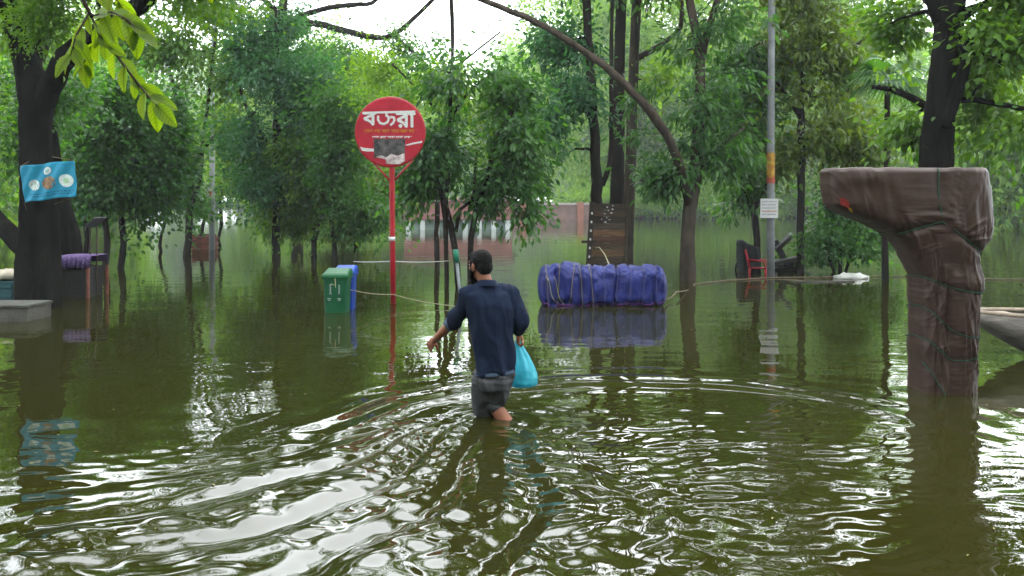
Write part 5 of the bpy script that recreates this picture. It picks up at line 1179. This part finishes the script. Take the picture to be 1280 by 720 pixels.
def man():
    Y = 7.05; root = thing('person', (P(617, HZ, Y).x, Y, GZ), 'man in navy shirt and rolled grey trousers wading with bag', 'person')
    SKIN = mat('skin', (.17, .065, .033), .5, .4, .1, 60, .12, 12)
    SHIRT = mat('navy_shirt', (.0070, .0115, .025), .9, .12, .25, 160, .3, 90); CUFF = mat('cuff_inside', (.04, .06, .09), .85, .25)
    SHORT = mat('grey_trousers', (.050, .050, .052), .9, .12, .25, 120, .25, 14)
    HAIR = mat('black_hair', (.0035, .003, .003), .75, .15, .8, 90, .3, 40, stretch=(1, 1, .4))
    J = lambda x, y, dy=0.0: P(x, y, Y + dy)
    tf = Vector((-.25, .97, 0)).normalized(); tr = Vector((tf.y, -tf.x, 0)); up = Vector((0, 0, 1))
    def ring(c, rx, ry, n=28, e=.85, tilt=0):
        c = Vector(c); return [c + tr * rx * math.copysign(abs(math.cos(t)) ** e, math.cos(t)) + tf * ry * math.copysign(abs(math.sin(t)) ** e, math.sin(t)) + up * tilt * math.cos(t) for t in np.linspace(0, 2 * math.pi, n, endpoint=False)]
    shL, shR = J(586, 369, .0), J(640, 366, .06)
    elL, wrL = J(568, 401, .13), J(545, 423, .27)
    elR, wrR = J(650, 403, .05), J(648.5, 416, .25)
    hipL, hipR = J(606, 470, .0), J(628, 468, .04)
    knL, anL = J(606, 510, .17), Vector((J(604, 0).x, Y + .12, GZ + .09))
    knR, anR = J(615, 503, .12), Vector((J(664, 0).x, Y - .08, GZ + .10))
    neck = J(609, 356, .01); hc = J(600, 331.5, .04)
    # head frame: turned left and away, a little bowed
    hf = Vector((-.66, .74, -.12)).normalized(); hr = Vector((hf.y, -hf.x, 0)).normalized(); hu = hr.cross(hf)
    H = Matrix((hr, hf, hu)).transposed()
    def hp(x, y, z): return hc + H @ Vector((x, y, z))
    def body_mb():
        mb = MB()
        mb.ball(hp(0, -.012, .022), (.074, .093, .092), H, 24, 16); mb.ball(hp(0, .030, -.045), (.056, .062, .072), H, 20, 12)
        mb.ball(hp(0, .074, -.09), (.028, .022, .024), H); mb.ball(hp(0, .094, -.012), (.013, .022, .018), H); limb(mb, hp(0, .086, .022), hp(0, .106, -.018), .009, .014, 10)
        for s_ in (-1, 1):
            mb.ball(hp(s_ * .032, .076, -.018), (.022, .016, .018), H); mb.ball(hp(s_ * .034, .072, .030), (.026, .014, .011), H)
            mb.ball(hp(s_ * .078, -.006, -.012), (.011, .021, .034), H @ Matrix.Rotation(s_ * .35, 3, 'Z')); mb.ball(hp(s_ * .08, -.002, -.038), (.008, .012, .012), H)
        mb.ball(hp(0, .093, -.048), (.025, .011, .008), H); mb.ball(hp(0, .092, -.060), (.022, .011, .008), H)
        limb(mb, hp(0, -.02, -.06), neck + Vector((0, 0, -.02)), .054, .060)
        mb.loft([ring(neck + Vector((0, 0, -.0)), .06, .055), ring(neck + Vector((0, .01, -.05)), .13, .075), ring(neck + Vector((0, .01, -.10)), .175, .10), ring(J(613, 385), .165, .11), ring(J(615, 410), .140, .100), ring(J(616, 435), .132, .096), ring(J(617, 455), .132, .096), ring(J(617, 475), .130, .098), ring(J(617, 482), .09, .09)])
        limb(mb, shL, elL, .050, .040, bulge=.004); limb(mb, elL, wrL, .040, .027, bulge=.005)
        limb(mb, shR, elR, .050, .040, bulge=.004); limb(mb, elR, wrR, .040, .027, bulge=.005)
        for hip, kn, an in ((hipL, knL, anL), (hipR, knR, anR)):
            limb(mb, hip, kn, .082, .055); limb(mb, kn, kn.lerp(an, .45), .053, .056, bulge=.004); limb(mb, kn.lerp(an, .45), an, .054, .034)
            fd = (tf + Vector((-.1, 0, -.35 if an is anR else -.08))).normalized(); limb(mb, an + Vector((0, 0, -.045)), an + fd * .17 + Vector((0, 0, -.045 if an is anL else -.03)), .036, .028, flat=.8); mb.ball(an - tf * .025 + Vector((0, 0, -.05)), .034)
        # left hand: open and loosely curled, pointing down the forearm
        fd = (wrL - elL).normalized(); hd = (fd + Vector((-.10, .1, -.25))).normalized(); sd = hd.cross(Vector((.25, -.75, .6))).normalized(); nd = sd.cross(hd)
        A = Matrix((sd, hd, nd)).transposed()
        limb(mb, wrL, wrL + hd * .03, .026, .026); mb.ball(wrL + hd * .058, (.041, .052, .017), A, 18, 10)
        for i, (off, l1, l2, l3) in enumerate(((-.031, .040, .026, .020), (-.011, .045, .030, .022), (.010, .042, .028, .021), (.030, .033, .021, .018))):
            p0 = wrL + hd * .098 + sd * off; d1 = (hd + sd * off * 3 - nd * .30).normalized(); p1 = p0 + d1 * l1; d2 = (hd * .75 - nd * (.75 + .1 * i)).normalized(); p2 = p1 + d2 * l2; d3 = (hd * .35 - nd).normalized(); p3 = p2 + d3 * l3
            limb(mb, p0 - hd * .012, p1, .0098, .0088, 10); limb(mb, p1, p2, .0088, .0082, 10); limb(mb, p2, p3, .0082, .007, 10)
        p0 = wrL + hd * .035 - sd * .036; p1 = p0 + (hd * .6 - sd * .65 - nd * .35).normalized() * .042; p2 = p1 + (hd * .85 - sd * .2 - nd * .4).normalized() * .03
        limb(mb, p0, p1, .0125, .0105, 10); limb(mb, p1, p2, .0105, .008, 10)
        # right hand: fist closed round the bag handles
        hd = Vector((-.05, .25, -.95)).normalized(); sd = Vector((.1, .97, .22)).normalized(); nd = sd.cross(hd).normalized()
        A = Matrix((sd, hd, nd)).transposed(); limb(mb, wrR, wrR + hd * .025, .026, .027); mb.ball(wrR + hd * .052, (.040, .046, .018), A, 18, 10)
        for i, off in enumerate((-.030, -.010, .010, .029)):
            p0 = wrR + hd * .086 + sd * off; p1 = p0 + (hd * .75 - nd * .65).normalized() * .028; p2 = p1 + (-nd * .8 - hd * .55).normalized() * .025; p3 = p2 + (nd * .25 - hd).normalized() * .02
            limb(mb, p0 - hd * .01, p1, .0098, .0092, 10); limb(mb, p1, p2, .0092, .0085, 10); limb(mb, p2, p3, .0085, .0075, 10)
        p0 = wrR + hd * .03 + sd * .036; p1 = p0 + (hd * .7 + sd * .3 - nd * .6).normalized() * .04; p2 = p1 + (hd * .5 - nd * .4 - sd * .75).normalized() * .028
        limb(mb, p0, p1, .0125, .0105, 10); limb(mb, p1, p2, .0105, .008, 10)
        return mb, wrR + hd * .095 - nd * .022
    mb, grip = body_mb()
    remeshed(mb, 'body', SKIN, root, .0052, 3)
    # face details
    for s_ in (-1, 1):
        e = MB(); e.ball(hp(s_ * .032, .080, .010), (.013, .010, .011), H); eo = e.build('eye', mat('eye_white', (.6, .57, .52), .2, .5), root)
        e = MB(); e.ball(hp(s_ * .032, .0885, .010), (.006, .003, .006), H); e.build('iris', HAIR, eo)
        e = MB(); limb(e, hp(s_ * .014, .093, .032), hp(s_ * .050, .080, .036), .0055, .004, 8); e.build('eyebrow', HAIR, root)
    e = MB(); e.ball(hp(0, .1005, -.054), (.021, .005, .0055), H); e.build('lips', mat('lips', (.15, .04, .03), .5, .4), root)
    hb = MB()
    hb.ball(hp(0, -.022, .034), (.083, .094, .092), H, 28, 18); hb.ball(hp(0, .035, .075), (.066, .050, .042), H, 22, 12)
    hb.ball(hp(0, -.056, -.020), (.072, .058, .062), H, 22, 12)
    for s_ in (-1, 1): limb(hb, hp(s_ * .073, .022, .03), hp(s_ * .071, .026, -.03), .014, .011, 10)
    def hairpost(co, no):
        d = np.array([mnoise.noise(Vector(c) * 60) * .004 + mnoise.noise(Vector(c) * 22) * .004 for c in co]); return co + no * d[:, None]
    remeshed(hb, 'hair', HAIR, root, .006, 3, hairpost)
    bb = MB()
    for s_ in (-1, 1):
        limb(bb, hp(s_ * .069, .028, -.035), hp(s_ * .058, .050, -.085), .015, .022, 12); limb(bb, hp(s_ * .058, .05, -.085), hp(0, .085, -.108), .022, .028, 12)
        limb(bb, hp(s_ * .006, .104, -.040), hp(s_ * .030, .092, -.058), .007, .006, 8)
    bb.ball(hp(0, .078, -.120), (.040, .032, .036), H)
    remeshed(bb, 'beard', HAIR, root, .006, 3, hairpost)
    # shirt
    sb = MB()
    sb.loft([ring(neck + Vector((-.005, .0, .022)), .062, .062), ring(neck + Vector((0, 0, -.005)), .082, .074), ring(neck + Vector((0, .01, -.045)), .140, .092), ring(neck + Vector((0, .01, -.075)), .188, .112), ring(J(612, 380), .178, .122), ring(J(614, 400), .166, .122), ring(J(616, 425), .153, .118), ring(J(618, 445), .152, .118), ring(J(618.5, 460), .157, .122), ring(J(618.5, 466), .160, .124, tilt=.012), ring(J(618.5, 464), .140, .110, tilt=.012)])
    limb(sb, shL + Vector((.015, 0, .0)), shL.lerp(elL, .96), .074, .058, flat=1.05); limb(sb, shL.lerp(elL, .96), elL.lerp(wrL, .16), .058, .050); 
    limb(sb, shR - Vector((.012, 0, 0)), elR, .076, .062); limb(sb, elR, elR.lerp(wrR, .52), .062, .047)
    limb(sb, neck + Vector((-.09, .03, -.055)), shL, .055, .068); limb(sb, neck + Vector((.10, .03, -.05)), shR, .055, .068)
    def cloth(co, no, amp=1.0):
        out = co.copy(); N = mnoise.noise
        for i, c in enumerate(co):
            x, y, z = c
            d = .017 * (1 - 2.8 * abs(N(Vector((x * 7 + z * 1.6, y * 4, z * 2.2)))))                      # long hanging folds
            d += .008 * (1 - 2.4 * abs(N(Vector((x * 15 + 5, y * 9, z * 7 + x * 6)))))
            wdr = math.exp(-((z - .36) / .05) ** 2) * .005 * math.sin(z * 130 + x * 14)
            d += wdr
            out[i] = c + no[i] * d * amp
        return out
    sh = remeshed(sb, 'shirt', SHIRT, root, .008, 4, cloth)
    cb = MB(); cb.loft([[neck + Vector((0, .0, zz)) + (tr * math.cos(t) * rx + tf * math.sin(t) * rx * 1.02) + Vector((0, 0, .012 * math.sin(t + 3.4))) for t in np.linspace(0, 6.283, 30, endpoint=False)] for zz, rx in ((-.008, .082), (.02, .070), (.036, .066), (.034, .071), (.012, .083), (-.012, .094))], cap=False)
    cb.build('collar', SHIRT, root)
    ax = (wrL - elL).normalized(); c0 = elL.lerp(wrL, .10)
    def band(c, ax, r, w, m, nm, n=26):
        s_ = ax.cross(Vector((0, 1, .2))).normalized(); u_ = s_.cross(ax); b_ = MB()
        b_.loft([[c + ax * q * w + (s_ * math.cos(t) + u_ * math.sin(t)) * (r * rr + .002 * math.sin(5 * t + q * 3)) for t in np.linspace(0, 6.283, n, endpoint=False)] for q, rr in ((-.5, .96), (-.45, 1.06), (0, 1.10), (.4, 1.07), (.5, 1.0), (.45, .85), (-.2, .82))]); return b_.build(nm, m, root)
    band(c0 + ax * .022, ax, .053, .05, CUFF, 'rolled_cuff'); band(elR.lerp(wrR, .5), (wrR - elR).normalized(), .049, .05, SHIRT, 'rolled_cuff')
    hm = MB(); hm.loft([ring(J(618.5, 462.5), .159, .123, tilt=.012), ring(J(618.5, 466), .164, .127, tilt=.012), ring(J(618.5, 467.5), .161, .125, tilt=.012), ring(J(618.5, 466), .15, .115, tilt=.012)], cap=False)
    hm.build('shirt_hem', CUFF, root)
    # trousers, rolled above the knee
    tb = MB(); tb.loft([ring(J(617.5, 452), .140, .108), ring(J(617.5, 462), .147, .114), ring(J(617.5, 476), .148, .117), ring(J(617.5, 486), .11, .10)])
    for hip, kn, f_ in ((hipL, knL, .92), (hipR, knR, .93)):
        limb(tb, hip, hip.lerp(kn, f_), .102, .094, bulge=.004)
    def cloth2(co, no): return cloth(co, no, .85)
    remeshed(tb, 'trousers', SHORT, root, .008, 4, cloth2)
    for hip, kn, f_ in ((hipL, knL, .97), (hipR, knR, .98)):
        band(hip.lerp(kn, f_), (kn - hip).normalized(), .092, .07, SHORT, 'rolled_hem', 30)
    # bag
    BAG = mat('cyan_plastic', (.02, .26, .34), .35, .5, .35, 18, .2, 7, col2=(.07, .40, .46))
    n_ = BAG.node_tree; pb = n_.nodes['Principled BSDF']; out = n_.nodes['Material Output']; tl = n_.nodes.new('ShaderNodeBsdfTranslucent'); tl.inputs[0].default_value = (.06, .55, .68, 1)
    ms = n_.nodes.new('ShaderNodeMixShader'); ms.inputs[0].default_value = .35; n_.links.new(pb.outputs[0], ms.inputs[1]); n_.links.new(tl.outputs[0], ms.inputs[2]); n_.links.new(ms.outputs[0], out.inputs[0])
    bag = thing('carrier_bag', (grip.x, grip.y, P(0, 483, Y).z), 'full cyan plastic carrier bag hanging from the right hand', 'bag')
    k = MB(); rings = []; gx_, gy_ = grip.x, grip.y; Yb = gy_
    prof = [(423.5, 645, 648.5, .012), (428, 644, 651, .02), (434, 643, 654.5, .04), (443, 641, 660, .065), (452, 639, 665, .09), (461, 636.5, 669.5, .11), (470, 635, 672, .12), (477, 634.5, 672.5, .12), (481.5, 637, 671, .10), (483.5, 643, 664, .06)]
    pr = np.array(prof)
    for i, y_ in enumerate(np.linspace(423.5, 483.5, 46)):
        xl, xr, dp = (np.interp(y_, pr[:, 0], pr[:, q]) for q in (1, 2, 3)); a_ = P(xl, y_, Yb); b_ = P(xr, y_, Yb); c_ = (a_ + b_) / 2; hx = (b_.x - a_.x) / 2; rg_ = []
        for q in range(48):
            t = 2 * math.pi * q / 48; fold = 1 + .10 * math.sin(t * 7 + 1.2 * math.sin(y_ * .08)) * (1 - sm(440, 475, y_)) + .09 * mnoise.noise(Vector((math.cos(t) * 2.2, math.sin(t) * 2.2, y_ * .05))) - .08 * abs(mnoise.noise(Vector((math.cos(t) * 4, math.sin(t) * 4, y_ * .09))))
            rg_.append(c_ + Vector((hx * fold * math.cos(t), dp * fold * math.sin(t), 0)))
        rings.append(rg_)
    k.loft(rings); k.build('bag_body', BAG, bag)
    for s_ in (-1, 1):
        k = MB(); top = P(646.5, 424, Yb); k.tube([top + Vector((s_ * .010, 0, -.012)), top + Vector((s_ * .012, .004 * s_, .008)), grip + Vector((.004 * s_, .012 * s_, -.002)), grip + Vector((-.012, .012 * s_, .006)), top + Vector((-.012, .01 * s_, -.01))], .006, 6); k.build('handle', BAG, bag)
man()

FL = MB(); rg = random.Random(12)
for _ in range(170):
    y = rg.uniform(3.6, 16); x = rg.uniform(-.62, .62) * y; z = float(water_height(np.array([[x]]), np.array([[y]]), np.array([[.02]]))[0, 0]) + .004; L_ = rg.uniform(.006, .022); a = rg.uniform(0, 6.28); c, t = math.cos(a), math.sin(a)
    FL.add([(x + L_ * c, y + L_ * t, z), (x - L_ * .4 * t, y + L_ * .4 * c, z + .004), (x - L_ * c, y - L_ * t, z), (x + L_ * .4 * t, y - L_ * .4 * c, z + .004)], [(0, 1, 2), (0, 2, 3)])
tag(FL.build('floating_leaves', mat('fallen_leaf', (.16, .13, .03), .7, .3, var=.5, vscale=3, col2=(.25, .24, .1)), None, smooth=False), 'tiny fallen leaves scattered over the flood water', 'leaves', kind='stuff')

# --- damp air over the lake
hz = bpy.data.materials.new('haze'); hz.use_nodes = True; hn = hz.node_tree; hn.nodes.clear()
pv = hn.nodes.new('ShaderNodeVolumePrincipled'); pv.inputs['Color'].default_value = (.86, .95, .97, 1); pv.inputs['Density'].default_value = .0004; pv.inputs['Anisotropy'].default_value = .2
ho = hn.nodes.new('ShaderNodeOutputMaterial'); hn.links.new(pv.outputs[0], ho.inputs['Volume'])
mb = MB(); mb.box((0, 120, 19), (600, 380, 48)); o = mb.build('haze', hz, None, smooth=False); tag(o, 'thin pale damp haze over the flooded lake', 'haze', kind='stuff')
